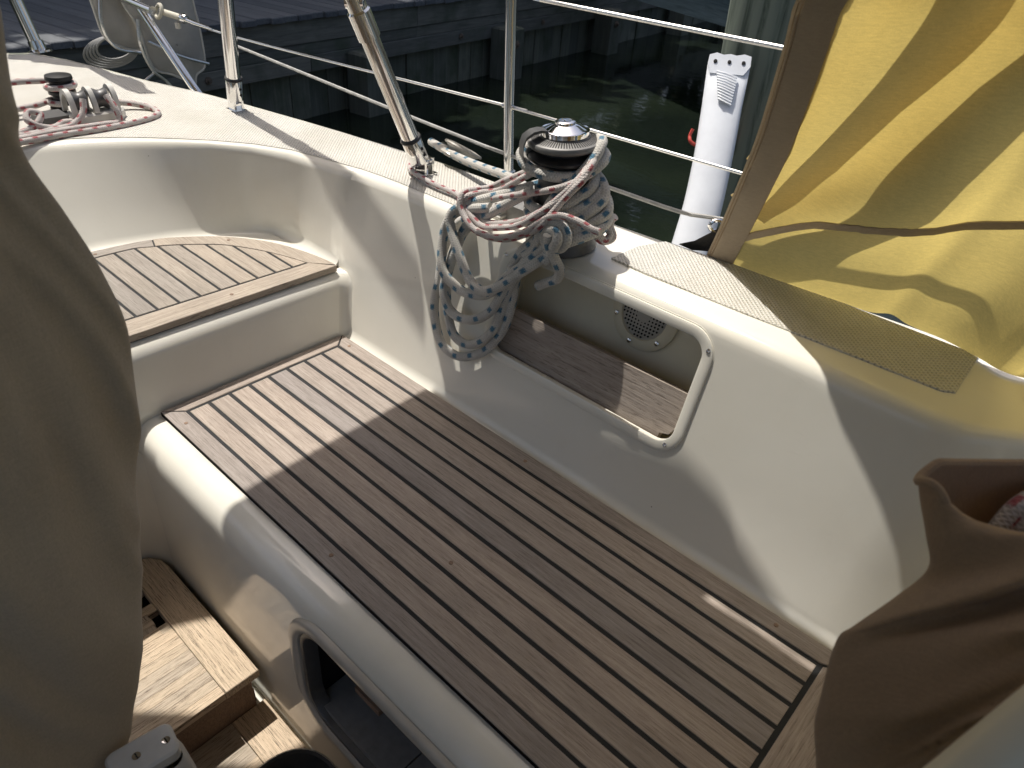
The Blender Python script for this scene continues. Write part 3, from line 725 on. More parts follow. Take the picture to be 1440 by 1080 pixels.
def rope(name, runs, r, mat, label=None, cat=None, group=None, k=7, n=10, loc=None):
    """one rope; its visible runs are one continuous mesh"""
    mb = MB(); off = 0.0
    for pts in runs:
        cp = catmull(pts, k) if k > 1 else [Vector(p) for p in pts]
        mb.tube(cp, r, n, off=off); off += sum((b - a).length for a, b in zip(cp, cp[1:]))
    o = mb.build(name, mat, None, merge=False, angle=60, loc=runs[0][0])
    if label: tag(o, label, cat, group)
    return o
RP = {
    'blue_loops': [[[0.5354, 0.5282, 0.4442], [0.5015, 0.5301, 0.4094], [0.4731, 0.5267, 0.3644], [0.4645, 0.526, 0.3179], [0.4653, 0.517, 0.2664], [0.4588, 0.5044, 0.2148], [0.4355, 0.4883, 0.1657], [0.3981, 0.4773, 0.1319], [0.3558, 0.4707, 0.1141], [0.3099, 0.4699, 0.1228], [0.2766, 0.4805, 0.1562], [0.2575, 0.4934, 0.2024], [0.2538, 0.5115, 0.2577], [0.2509, 0.5264, 0.3198], [0.2672, 0.5439, 0.374], [0.3017, 0.5518, 0.4044]], [[0.5253, 0.5212, 0.428], [0.4876, 0.518, 0.3742], [0.4647, 0.5123, 0.3226], [0.4533, 0.5091, 0.2795], [0.4464, 0.4929, 0.2208], [0.4206, 0.4785, 0.1791], [0.3857, 0.4708, 0.1585], [0.35, 0.4705, 0.1621], [0.3272, 0.4765, 0.1806], [0.3011, 0.4895, 0.2294], [0.2874, 0.5055, 0.2885], [0.295, 0.5224, 0.3452], [0.3229, 0.5312, 0.3962], [0.3819, 0.5313, 0.4436], [0.4511, 0.5449, 0.4988], [0.474, 0.5629, 0.5143], [0.4607, 0.6297, 0.5038]], [[0.5456, 0.5237, 0.4635], [0.517, 0.5193, 0.4359], [0.4864, 0.5179, 0.406], [0.4646, 0.517, 0.3642], [0.4527, 0.4975, 0.2967], [0.4329, 0.4894, 0.2543], [0.4014, 0.4803, 0.2248], [0.3608, 0.4736, 0.2129], [0.3246, 0.4738, 0.222], [0.2998, 0.4817, 0.2546], [0.2963, 0.5031, 0.3046], [0.3066, 0.5073, 0.3357], [0.3158, 0.5238, 0.3895], [0.3465, 0.5313, 0.4229], [0.39, 0.5427, 0.4554]], [[0.5741, 0.5401, 0.4729], [0.553, 0.528, 0.4461], [0.5255, 0.5184, 0.4171], [0.4967, 0.5096, 0.3788], [0.4619, 0.5028, 0.3424], [0.428, 0.4874, 0.295], [0.3767, 0.4791, 0.2768], [0.3281, 0.4798, 0.2822], [0.2937, 0.4825, 0.3017], [0.276, 0.4984, 0.347], [0.2775, 0.5107, 0.3944], [0.3101, 0.5176, 0.43], [0.3811, 0.5313, 0.4554]], [[0.5671, 0.5265, 0.4799], [0.5514, 0.5184, 0.4526], [0.5444, 0.5196, 0.4162], [0.5017, 0.4946, 0.3686], [0.4633, 0.4837, 0.3287], [0.4223, 0.4738, 0.304], [0.3811, 0.4773, 0.3126], [0.3468, 0.4871, 0.3387], [0.306, 0.4983, 0.3852], [0.2938, 0.5031, 0.4145], [0.3079, 0.5134, 0.4366], [0.3445, 0.5377, 0.4574], [0.3997, 0.5612, 0.4836], [0.4429, 0.5805, 0.5067], [0.457, 0.6221, 0.5102]]],
    'blue_drape': [[[0.5206, 0.6555, 0.5442], [0.5641, 0.6151, 0.5514], [0.575, 0.5883, 0.5388], [0.5569, 0.5602, 0.5152], [0.5281, 0.5408, 0.4886], [0.4996, 0.5318, 0.4454]], [[0.5354, 0.6459, 0.542], [0.5753, 0.6224, 0.5421], [0.5871, 0.6031, 0.5281], [0.5738, 0.5707, 0.5055], [0.5483, 0.5446, 0.4829], [0.5201, 0.5258, 0.4395]], [[0.5188, 0.6614, 0.5495], [0.5792, 0.6213, 0.5435], [0.5992, 0.6036, 0.5234], [0.5884, 0.577, 0.4988], [0.5661, 0.5459, 0.4715], [0.5352, 0.5199, 0.4305]], [[0.5405, 0.6494, 0.5258], [0.594, 0.6208, 0.5177], [0.6103, 0.6031, 0.4993], [0.5992, 0.5753, 0.4818], [0.5772, 0.5445, 0.4614], [0.5469, 0.5141, 0.4188]], [[0.5478, 0.6599, 0.4866], [0.6042, 0.6207, 0.4885], [0.6148, 0.5849, 0.4745], [0.597, 0.552, 0.4605], [0.5723, 0.5262, 0.4434], [0.548, 0.5062, 0.4068]]],
    'blue_diag': [[0.5136, 0.6757, 0.5991], [0.5564, 0.6357, 0.6132], [0.5695, 0.5988, 0.5935], [0.5615, 0.5706, 0.5643], [0.5449, 0.55, 0.5385], [0.5276, 0.5381, 0.51], [0.5168, 0.5346, 0.4794], [0.5074, 0.5347, 0.4517]],
    'blue_tail_wrap': [[0.4947, 0.528, 0.6407], [0.4678, 0.5332, 0.6282], [0.4602, 0.5341, 0.6108], [0.4833, 0.5314, 0.5953], [0.5224, 0.5389, 0.5861], [0.5512, 0.5588, 0.5848], [0.5664, 0.5861, 0.5926], [0.5597, 0.6236, 0.6084], [0.5353, 0.6714, 0.6107]],
    'blue_knot': [[0.4934, 0.5151, 0.3988], [0.513, 0.5159, 0.4178], [0.5225, 0.5164, 0.4416], [0.5294, 0.5155, 0.4659], [0.5487, 0.519, 0.4841], [0.5737, 0.5197, 0.484], [0.5889, 0.5163, 0.4678], [0.584, 0.5131, 0.4486], [0.5639, 0.5141, 0.4381], [0.5429, 0.5157, 0.4403], [0.5364, 0.5171, 0.455], [0.5494, 0.5141, 0.4702], [0.5719, 0.5071, 0.4742], [0.5803, 0.5007, 0.4636], [0.5722, 0.5012, 0.4435]],
    'blue_knot_tail': [[0.5579, 0.5003, 0.4671], [0.5595, 0.5039, 0.4439], [0.5686, 0.5137, 0.4181], [0.5758, 0.5237, 0.3939], [0.5697, 0.5258, 0.3726], [0.5498, 0.5237, 0.3577], [0.5284, 0.5206, 0.3423]],
    'red_loops': [[[0.5394, 0.6514, 0.5751], [0.5701, 0.5799, 0.5792], [0.574, 0.5506, 0.5643], [0.5466, 0.524, 0.5208], [0.5026, 0.5179, 0.4805], [0.4425, 0.5247, 0.4458], [0.3839, 0.5241, 0.4264], [0.3458, 0.5255, 0.4303], [0.3299, 0.5303, 0.4455], [0.3274, 0.5469, 0.4528], [0.3591, 0.5473, 0.4626], [0.4617, 0.5343, 0.5074], [0.5499, 0.5343, 0.5463], [0.5708, 0.5823, 0.5631], [0.5415, 0.6582, 0.5523]], [[0.5412, 0.6645, 0.5866], [0.5759, 0.587, 0.5898], [0.5845, 0.5574, 0.5775], [0.5661, 0.5342, 0.5392], [0.527, 0.5139, 0.4979], [0.4798, 0.5093, 0.458], [0.4272, 0.5133, 0.4333], [0.379, 0.511, 0.4206], [0.3379, 0.5147, 0.4336], [0.318, 0.5193, 0.4505], [0.325, 0.5221, 0.4641], [0.3376, 0.5502, 0.4689], [0.3755, 0.5641, 0.483], [0.4523, 0.5659, 0.5382], [0.4636, 0.5952, 0.5365]], [[0.5388, 0.6615, 0.5839], [0.5775, 0.5836, 0.5857], [0.5855, 0.5497, 0.5678], [0.5633, 0.5289, 0.5302], [0.5357, 0.5065, 0.4775], [0.5012, 0.5049, 0.4476], [0.4576, 0.5002, 0.4234], [0.4103, 0.4979, 0.4121], [0.3642, 0.4976, 0.4162], [0.3263, 0.5036, 0.4388], [0.3158, 0.5091, 0.4583], [0.3144, 0.5281, 0.47], [0.3209, 0.5865, 0.4661], [0.3618, 0.597, 0.4925], [0.4538, 0.5695, 0.5462], [0.4633, 0.5941, 0.5465]], [[0.39, 0.4879, 0.417], [0.4443, 0.4878, 0.4253], [0.5001, 0.4975, 0.4522], [0.5425, 0.511, 0.4912], [0.5771, 0.5118, 0.5065], [0.6164, 0.5141, 0.5067], [0.6429, 0.5113, 0.5043], [0.6647, 0.5115, 0.505]]],
    'red_lead': [[-0.0502, 0.6946, 0.4006], [-0.0026, 0.6511, 0.4012], [0.0504, 0.6296, 0.4052], [0.1159, 0.6198, 0.4058], [0.1891, 0.6178, 0.4064], [0.2393, 0.6023, 0.4073]],
    'red_knot': [[0.6043, 0.5701, 0.475], [0.6103, 0.5874, 0.4609], [0.6169, 0.5994, 0.4482], [0.6188, 0.6131, 0.4566], [0.6094, 0.6092, 0.4689], [0.6036, 0.597, 0.4674], [0.6054, 0.5913, 0.4523], [0.6143, 0.6042, 0.4429], [0.6211, 0.621, 0.4494], [0.6109, 0.6208, 0.4692]],
    'sheet': [[-0.0925, 0.8, 0.4186], [0.035, 0.765, 0.4222], [0.1675, 0.73, 0.4359], [0.2935, 0.69, 0.4554], [0.4635, 0.5555, 0.5185]],
    'guard': [[0.1246, 1.9479, 0.5216], [0.1669, 1.8776, 0.4072], [0.218, 1.7928, 0.2691], [0.2638, 1.7033, 0.1305], [0.2924, 1.6261, 0.021], [0.321, 1.5489, -0.0886], [0.3511, 1.4542, -0.2184]],
    'leg1': [[-0.7688, 0.6332, 0.3698], [-0.7097, 0.6162, 0.6738]],
    'leg2': [[0.0162, 0.6803, 0.3916], [-0.0064, 0.5165, 0.7692]]}
wraps = []
a0 = math.radians(150); z_ = 0.056
for k in range(0, 46):
    wraps.append(wp(0.0705 - 0.004 * min(1, k / 20), a0 - 2 * math.pi * 2.15 * k / 45, z_ + 0.020 * 2.15 * k / 45))
sheet = RP['sheet'][:-1] + [tuple(wraps[0] + (Vector(RP['sheet'][-2]) - wraps[0]) * 0.06)] + [tuple(p) for p in wraps[::2]]
tail_wrap = [tuple(wp(r_, math.radians(a), z_)) for a, r_, z_ in ((185, .054, .191), (200, .062, .191), (212, .074, .189), (224, .0815, .182), (240, .079, .172), (260, .071, .164), (290, .065, .160), (320, .065, .160), (350, .070, .166), (368, .077, .176), (385, .079, .184), (405, .072, .186), (430, .060, .188))]
blue_rope = rope('blue_flecked_sheet', [sheet] + [tail_wrap, RP['blue_diag']] + RP['blue_drape'] + RP['blue_loops'], 0.0104, 'rope_blue',
     'thick white rope with blue flecks coiled round the winch and hanging in loops', 'rope')
kn = rope('knot', [RP['blue_knot'], RP['blue_knot_tail']], 0.0102, 'rope_blue'); kn.parent = blue_rope; kn.location -= blue_rope.location
red_rope = rope('red_flecked_line', [RP['red_lead']] + RP['red_loops'], 0.0066, 'rope_red', 'thin white rope with red flecks looped over the blue rope coil', 'rope')
fr = MB()
fr0 = Vector(RP['red_knot'][-1])
kn = rope('knot', [RP['red_knot']] + [[tuple(fr0), tuple(fr0 + Vector((rnd.uniform(-.004, .010), rnd.uniform(0, .012), .012)) ), tuple(fr0 + Vector((rnd.uniform(-.006, .014), rnd.uniform(.002, .018), rnd.uniform(.014, .026))))] for _ in range(1)], 0.0068, 'rope_red'); kn.parent = red_rope; kn.location -= red_rope.location

# turning block for the sheet, on the edge of the deck behind the bimini leg
blk = thing('turning_block', 'grey sheet block on the deck edge leading the blue rope', 'block', (0.0, 0.80, 0.392))
bc = Vector((0.012, 0.808, 0.412)); bd = (Vector(RP['sheet'][1]) - Vector(RP['sheet'][0])).normalized()
bn = Vector((0.62, 0.25, 0.74)).normalized(); bn = (bn - bd * bn.dot(bd)).normalized()
for o_, nm in ((0.014, 'cheek'), (-0.014, 'cheek')):
    mb = MB(); mb.lathe([(0.050, -0.004), (0.052, -0.001), (0.050, 0.003), (0.030, 0.006), (0.0, 0.0065)], bc + bn * o_ - bd * 0.0, axis=bn if o_ > 0 else -bn, n=32); part(mb, nm, 'porthole_grey', blk)
mb = MB(); mb.lathe([(0.046, -0.010), (0.037, -0.004), (0.035, 0), (0.037, 0.004), (0.046, 0.010)], bc, axis=bn, n=32); part(mb, 'sheave', 'pale_plastic', blk)
mb = MB(); mb.tube([bc - bd * 0.05, bc - bd * 0.075, bc - bd * 0.10], 0.006, 8); mb.tube([bc + Vector((0.02, 0, -0.04)), bc + Vector((0.06, 0.0, -0.06))], 0.006, 8); part(mb, 'shackle', 'steel', blk)

# rope clutch tucked behind the coils: finned white body and dark box
cl = thing('rope_clutch', 'small white finned rope clutch half hidden behind the rope coils', 'clutch', (0.37, 0.655, 0.398))
mb = MB(); mb.box((0.345, 0.62, 0.3975), (0.405, 0.70, 0.430)); part(mb, 'body', 'grey_plastic', cl, smooth=False)
for k in range(6):
    mb = MB(); mb.box((0.285 + k * 0.010, 0.605, 0.3978), (0.289 + k * 0.010, 0.690, 0.424)); part(mb, 'fin', 'pale_plastic', cl, smooth=False)
mb = MB(); mb.box((0.280, 0.60, 0.3972), (0.344, 0.695, 0.404)); part(mb, 'plate', 'pale_plastic', cl, smooth=False)

# ================================================================== tubes, legs, stanchions, lifelines
def leg(base, top, label, r, clamp_up, z_end):
    base, top = Vector(base), Vector(top); d = (top - base).normalized()
    end = base + d * ((z_end - base.z) / d.z)
    t_ = thing('bimini_pole', label, 'tube', tuple(base), 'bimini frame legs')
    mb = MB(); mb.box((-0.026, -0.020, 0), (0.026, 0.020, 0.004), at=base); mb.box((-0.018, -0.015, 0.004), (0.018, -0.009, 0.040), at=base); mb.box((-0.018, 0.009, 0.004), (0.018, 0.015, 0.040), at=base)
    part(mb, 'foot', 'steel', t_, smooth=False)
    mb = MB(); mb.tube([base + Vector((0, -0.020, 0.030)), base + Vector((0, 0.020, 0.030))], 0.0055, 12); mb.lathe([(0.010, -0.009), (0.012, 0), (0.010, 0.009)], base + Vector((0, 0, 0.028)), (0, 1, 0), 16); part(mb, 'hinge', 'chrome', t_)
    mb = MB(); mb.lathe([(r * 0.75, 0.032), (r * 1.16, 0.036), (r * 1.16, 0.095), (r * 1.08, 0.098)], base, d, 28); slv = part(mb, 'sleeve', 'steel', t_)
    mb = MB(); mb.lathe([(r * 1.2, 0.093), (r * 1.26, 0.096), (r * 1.2, 0.1)], base, d, 28); part(mb, 'band', 'black_plastic', t_)
    for zz in (0.055, 0.072):
        s_ = (cam.matrix_world.translation - base); s_ = (s_ - d * s_.dot(d)).normalized(); s_ = (s_ + d.cross(s_) * 0.9).normalized()
        mb = MB(); mb.lathe([(0.004, 0), (0.004, 0.001)], base + d * zz + s_ * r * 1.15, s_, 10); part(mb, 'screw', 'dark_void', t_)
    mb = MB(); mb.tube([base + d * 0.06, base + d * 0.3, base + d * clamp_up, end], r, 28); part(mb, 'tube', 'steel', t_)
    mb = MB(); mb.lathe([(r * 1.02, -0.045), (r * 1.2, -0.043), (r * 1.2, 0.012), (r * 1.0, 0.016)], base + d * clamp_up, d, 28); part(mb, 'clamp', 'steel', t_)
    h = d.cross(Vector((0.735, 0.675, 0.065))).normalized()
    mb = MB()
    for sgn in (-1, 1):
        c_ = base + d * (clamp_up + 0.035) + Vector((0.735, 0.675, 0.065)) * sgn * r * 0.75
        mb.lathe([(0.012, -0.004), (0.017, -0.002), (0.017, 0.004), (0.010, 0.006)], c_, Vector((0.735, 0.675, 0.065)), 20)
    part(mb, 'knuckle', 'chrome', t_)
    return t_
leg(RP['leg1'][0], RP['leg1'][1], 'upright polished bimini leg on the deck beside the curved backrest', 0.0205, 0.62, 1.735)
leg(RP['leg2'][0], RP['leg2'][1], 'raked polished bimini leg hinged on the deck next to the winch', 0.0205, 0.385, 1.735)

st2 = thing('stanchion', 'slim upright steel stanchion behind the winch', 'stanchion', (0.185, 0.800, 0.392))
mb = MB(); mb.tube([(0.186, 0.800, 0.395), (0.170, 0.802, 0.575), (0.156, 0.803, 0.82), (0.150, 0.803, 0.94)], 0.0118, 24); part(mb, 'tube', 'steel', st2)
mb = MB(); mb.lathe([(0.024, 0), (0.024, 0.006), (0.016, 0.012), (0.015, 0.03)], (0.186, 0.800, 0.390), n=24); part(mb, 'base', 'steel', st2)
for zz, xx in ((0.5655, 0.171), (0.795, 0.158)):
    mb = MB(); mb.tube([(xx - 0.016, 0.801, zz), (xx + 0.016, 0.801, zz)], 0.0062, 14); part(mb, 'eye', 'steel', st2)

def wire(name, pts, r, mat, label, k=4):
    mb = MB(); mb.tube(catmull(pts, k), r, 8); o = mb.build(name, mat, None, loc=pts[0]); return tag(o, label, 'lifeline', 'lifelines along the deck edge')
wire('lifeline', [(-1.30, 0.70, 0.556), (-0.93, 0.735, 0.5395), (0.155, 0.801, 0.5655), (0.187, 0.801, 0.5657), (0.79, 0.80, 0.578), (1.4, 0.80, 0.588)], 0.0034, 'wire_steel', 'middle lifeline wire threaded through the slim stanchion')
wire('lifeline', [(-1.00, 0.80, 0.4885), (-0.95, 0.80, 0.487), (0.10, 0.80, 0.457), (0.46, 0.80, 0.4645), (0.655, 0.80, 0.467), (0.74, 0.83, 0.47), (1.0, 0.93, 0.47), (1.4, 1.0, 0.48)], 0.0046, 'rope_grey', 'lowest lifeline, a thicker rope close to the deck edge')
wire('lifeline', [(-1.2, 0.74, 0.80), (0.158, 0.803, 0.7955), (0.243, 0.80, 0.7952), (0.787, 0.80, 0.797), (1.4, 0.80, 0.80)], 0.0042, 'wire_steel', 'topmost lifeline wire running to the yellow canvas')

# stern rail
rail = thing('stern_rail', 'polished steel stern rail with an upright and a raked brace', 'rail', (-1.79, 0.47, 0.362))
mb = MB(); mb.tube([(-1.80, 0.462, 0.362), (-1.86, 0.435, 0.62), (-1.90, 0.42, 0.95)], 0.021, 24); part(mb, 'post', 'steel', rail)
mb = MB(); mb.lathe([(0.042, 0), (0.042, 0.006), (0.027, 0.012), (0.025, 0.04)], (-1.80, 0.462, 0.3625), (-0.05, -0.02, 0.25), 24); part(mb, 'foot', 'steel', rail)
mb = MB(); mb.tube([(-1.05, 0.672, 0.33), (-1.073, 0.66, 0.365), (-1.355, 0.65, 0.583), (-1.62, 0.64, 0.79)], 0.0145, 20); part(mb, 'brace', 'steel', rail)
mb = MB(); mb.tube([(-1.248, 0.652, 0.567), (-1.40, 0.64, 0.580), (-1.8, 0.615, 0.612), (-2.1, 0.60, 0.63)], 0.0135, 16); part(mb, 'cross_tube', 'steel', rail)
for pts in ([(-1.835, 0.372), (-1.777, 0.427), (-1.630, 0.501), (-1.493, 0.540), (-1.480, 0.499), (-1.585, 0.426), (-1.685, 0.383), (-1.726, 0.335)],
            [(-1.610, 0.512), (-1.534, 0.533), (-1.355, 0.528), (-1.281, 0.553), (-1.211, 0.555), (-1.130, 0.529), (-1.067, 0.528), (-1.085, 0.485), (-1.155, 0.473), (-1.302, 0.482), (-1.470, 0.495)]):                                   # pads added above the frame, outlined to drop shadows on the stern deck
    pts = [tuple((Vector((x, y, .366)) + S * ((1.02 - .366) / S.z)).xy) for x, y in pts]
    mb = MB(); mb.prism(pts, 1.02, 1.06, 0.008); part(mb, 'shadow_pad', 'cover_grey', rail, smooth=False)
clip = thing('lifeline_clip', 'pelican hook and turnbuckle joining the lifeline to the stern rail', 'clip', (-1.24, 0.69, 0.556))
mb = MB(); mb.tube([Vector((-1.262, 0.678, 0.562)) + Vector((0.018 * math.cos(a), 0.008 * math.sin(a) , 0.019 * math.sin(a))) for a in [2 * math.pi * k / 18 for k in range(18)]], 0.006, 8, closed=True); part(mb, 'ring', 'yellowed_fitting', clip)
mb = MB(); mb.tube([(-1.25, 0.69, 0.560), (-1.16, 0.705, 0.555)], 0.010, 10); part(mb, 'body', 'yellowed_fitting', clip)
mb = MB(); mb.tube([(-1.16, 0.705, 0.555), (-1.10, 0.715, 0.548), (-1.02, 0.727, 0.543)], [0.008, 0.008, 0.004], 10); mb.lathe([(0.012, -0.012), (0.016, 0), (0.012, 0.012)], (-1.155, 0.706, 0.555), (1, 0.15, -0.1), 12); part(mb, 'terminal', 'steel', clip)
mb = MB(); mb.lathe([(0.0, -0.02), (0.010, -0.016), (0.010, 0.0), (0.004, 0.004)], (-1.19, 0.70, 0.538), n=10); part(mb, 'tab', 'pale_plastic', clip)

# grey fabric covers stretched on thin frames outside the rail
def fabric_panel(name, outline, depth, label, wire_pts):
    c_ = sum((Vector(p) for p in outline), Vector()) / len(outline)
    t_ = thing(name, label, 'cover', tuple(c_), 'grey covers hung outside the stern rail')
    ol = catmull(outline, 4, closed=True); nrm = Vector((0.85, -0.45, 0.25)).normalized(); rows = []
    for s_, side in ((1, 1), (1, -1)):
        pass
    for sgn in (1, -1):
        rows_ = []
        for q in (1.0, 0.97, 0.85, 0.6, 0.3, 0.02):
            rows_.append([c_ + (p - c_) * q + nrm * sgn * depth * (1 - q ** 3) for p in ol])
        mb = MB(); mb.grid(rows_, close_u=True); part(mb, 'panel', 'cover_grey', t_)
    mb = MB(); mb.tube(ol, 0.0045, 8, closed=True); part(mb, 'piping', 'pale_plastic', t_)
    for w in wire_pts:
        mb = MB(); mb.tube(catmull(w, 5), 0.0055, 8); part(mb, 'pole', 'wire_steel', t_)
    return t_
fabric_panel('grey_cover', [(-1.5, .572, .62), (-1.5, .570, .53), (-1.5, .585, .45), (-1.5, .635, .418), (-1.5, .69, .405), (-1.5, .70, .45), (-1.5, .68, .54), (-1.5, .665, .64)], 0.016,
             'grey fabric cover hung outside the stern rail, the smaller one further aft', [[(-1.49, .60, .60), (-1.47, .572, .50), (-1.47, .60, .425), (-1.47, .68, .40)]])
fabric_panel('grey_cover', [(-1.47, .660, .600), (-1.47, .690, .480), (-1.47, .712, .350), (-1.47, .775, .318), (-1.47, .835, .285), (-1.47, .855, .265), (-1.47, .868, .305), (-1.47, .905, .330), (-1.47, .912, .40), (-1.47, .905, .52), (-1.47, .87, .66)], 0.028,
             'large grey fabric cover with a pointed lower end behind the raked rail brace', [[(-1.45, .685, .51), (-1.44, .672, .43), (-1.45, .70, .345), (-1.46, .745, .30), (-1.46, .77, .26)], [(-1.46, .60, .27), (-1.46, .715, .335)], [(-1.44, .70, .44), (-1.43, .80, .385), (-1.44, .908, .345)]])
# grey hose coil behind the deck edge
mb = MB()
for k in range(5):
    c_ = Vector((-1.78 + 0.012 * k, 0.70, 0.345 + 0.006 * k)); a1, a2 = 0.10 - 0.008 * k, 0.060 - 0.004 * k
    mb.tube([c_ + Vector((a1 * 0.3 * math.sin(a), a1 * math.cos(a), a2 * math.sin(a))) for a in [2 * math.pi * q / 28 for q in range(28)]], 0.0045, 7, closed=True)
o = mb.build('hose_coil', 'grey_hose', None, merge=False, loc=(-1.78, 0.70, 0.345)); tag(o, 'coil of grey hose hanging just outside the stern deck edge', 'hose')
bag = MB()
rows = []
for k in range(9):
    z_ = k / 8; w_ = 0.20 * math.sin(math.pi * (0.12 + 0.80 * z_)) ** 0.5
    rows.append([Vector((-2.35 + w_ * 0.9 * math.cos(a) * (1 + 0.12 * math.sin(3 * a + z_ * 4)), 0.36 + w_ * 1.0 * math.sin(a) * (1 + 0.10 * math.cos(2 * a)), 0.30 + 0.55 * z_)) for a in [2 * math.pi * q / 20 for q in range(20)]])
bag.grid(rows, close_u=True); bag.add(rows[-1], [tuple(range(20))])
o = bag.build('black_cover', 'webbing', None, loc=(-2.35, 0.36, 0.30)); tag(o, 'black covered bundle beyond the stern rail post', 'cover')

# ------------------------------------------------------------------ traveller car with cleats, and its red flecked lines
car = thing('traveller_car', 'mainsheet traveller end with cleats on the stern deck', 'traveller', (-0.957, 0.294, 0.369))
ZD = 0.3705
mb = MB(); mb.box((-1.00, 0.06, ZD), (-0.955, -0.9, ZD + 0.024)); mb.box((-0.995, 0.06, ZD + 0.0245), (-0.960, -0.9, ZD + 0.030)); part(mb, 'track', 'black_plastic', car, smooth=False)
mb = MB(); mb.prism([(-0.895, 0.235), (-0.895, 0.375), (-0.93, 0.40), (-1.02, 0.395), (-1.04, 0.25), (-0.93, 0.215)], ZD, ZD + 0.034, 0.006); part(mb, 'plinth', 'pale_plastic', car, smooth=False)
for k, yy in enumerate((0.262, 0.332)):
    mb = MB(); mb.lathe([(0.032, -0.024), (0.034, -0.018), (0.028, -0.005), (0.028, 0.005), (0.034, 0.018), (0.032, 0.024)], (-0.945, yy, ZD + 0.068), (0.25, 1, 0), 24); part(mb, 'sheave', 'winch_grey', car)
for k, yy in enumerate((0.228, 0.297, 0.368)):
    mb = MB(); rows = []
    for a in [math.pi * q / 12 for q in range(13)]:
        c_, s_ = math.cos(a), math.sin(a)
        rows.append([Vector((-0.945 + 0.048 * c_, yy - 0.008, ZD + 0.034 + 0.078 * s_)), Vector((-0.945 + 0.048 * c_, yy + 0.008, ZD + 0.034 + 0.078 * s_)), Vector((-0.945 + 0.036 * c_, yy + 0.008, ZD + 0.034 + 0.062 * s_)), Vector((-0.945 + 0.036 * c_, yy - 0.008, ZD + 0.034 + 0.062 * s_))])
    mb.grid(rows, close_u=True); part(mb, 'bail', 'pale_plastic', car, angle=50)
mb = MB(); mb.lathe([(0.05, 0), (0.05, 0.01), (0.038, 0.016), (0.034, 0.05), (0.044, 0.056), (0.044, 0.066), (0.034, 0.07), (0.032, 0.098), (0.044, 0.104), (0.042, 0.116), (0.02, 0.12)], (-1.12, 0.275, ZD), (0.02, 0, 1), 24); part(mb, 'spool', 'black_plastic', car)
mb = MB(); mb.box((-1.03, 0.13, ZD + 0.005), (-0.94, 0.22, ZD + 0.03)); part(mb, 'jaw', 'winch_grey', car, smooth=False)
zr = ZD + 0.011
CO = Vector((-0.93, 0.27, ZD)); CS = Vector((0.055, -0.02, 0))
def cs(p): return CO + (Vector(p) - CO) * 0.8 + CS
car.location = cs(car.location); car.scale = (0.8, 0.8, 0.8)
def rl(runs, label):
    runs = [[cs(p) for p in r_] for r_ in runs]
    return rope('traveller_line', runs, 0.0084, 'rope_red', label, 'rope', 'red flecked lines at the traveller', n=9)
rl([[(-1.12 + 0.044 * math.cos(a), 0.275 + 0.044 * math.sin(a), ZD + 0.082 + 0.002 * a) for a in [0.3 * k for k in range(-14, 11)]] + [(-1.165, 0.16, ZD + 0.098), (-1.15, 0.05, ZD + 0.095), (-1.11, -0.06, ZD + 0.062), (-1.05, -0.27, ZD + 0.045)]], 'uppermost red flecked line leading inboard off the traveller cleats')
rl([[(-1.12 + 0.048 * math.cos(a), 0.275 + 0.048 * math.sin(a), ZD + 0.03) for a in [0.3 * k for k in range(-9, 0)][::-1]] + [(-1.10, 0.17, ZD + 0.032), (-1.07, 0.05, ZD + 0.035), (-1.04, -0.06, ZD + 0.033), (-1.0, -0.3, ZD + 0.03)]], 'second red flecked line below the uppermost one at the traveller')
rl([[(-0.90, 0.262, ZD + 0.085), (-0.885, 0.245, ZD + 0.045), (-0.875, 0.20, zr + 0.005), (-0.87, 0.12, zr), (-0.86, 0.0, zr), (-0.85, -0.25, zr)]], 'red flecked line dropping steeply from the traveller to the deck')
rl([[(-0.895, 0.335, ZD + 0.088), (-0.865, 0.345, ZD + 0.05), (-0.85, 0.34, zr), (-0.845, 0.28, zr), (-0.85, 0.15, zr), (-0.835, 0.0, zr), (-0.83, -0.25, zr)]], 'red flecked line lying on the deck along the track')
rl([[(-1.02, 0.40, ZD + 0.03), (-0.99, 0.46, zr + 0.01), (-0.93, 0.50, zr), (-0.855, 0.475, zr), (-0.815, 0.39, zr), (-0.80, 0.27, zr), (-0.805, 0.12, zr), (-0.80, -0.02, zr), (-0.80, -0.25, zr)]], 'red flecked line looping round the end of the traveller')
kc = Vector((-0.905, 0.105, ZD + 0.03))
rl([[kc + Vector(p) for p in ((0.02, -0.2, -0.018), (0.02, -0.07, -0.018), (0.02, -0.01, 0.0), (0.0, 0.02, 0.025), (-0.01, -0.01, 0.035), (0.012, -0.025, 0.015), (0.025, 0.01, -0.008), (0.01, 0.05, -0.018), (-0.005, 0.085, -0.012), (0.0, 0.13, -0.016))]], 'stopper knot in a red flecked line against the track')

# ================================================================== canvas
# side curtain of the spray hood
CN = Vector((0.0357909, -0.89477257, -0.44508544))   # faces inboard and down
def ease(t_): return t_ * t_ * (3 - 2 * t_)
edge = [Vector(p) for p in ((.737, .806, .4015), (.766, .776, .494), (.798, .731, .587), (.832, .681, .691), (.867, .612, .831), (.880, .582, .894), (.902, .569, .935), (.928, .555, .975), (.985, .534, .992), (1.06, .51, 1.05))]
hem = [Vector(p) for p in ((.737, .806, .4015), (.80, .803, .4015), (.887, .806, .4015), (.999, .814, .4020), (1.06, .819, .4020), (1.095, .822, .411), (1.128, .822, .404), (1.19, .820, .4025), (1.25, .800, .4035), (1.29, .784, .4045), (1.34, .80, .4050), (1.5, .90, .405), (1.75, 1.02, .405))]
E_up = catmull(edge, 6); H_al = catmull(hem, 6)
cur = thing('side_curtain', 'sunlit yellow canvas side curtain with brown hem and folds', 'canvas', (1.1, 0.83, 0.40))
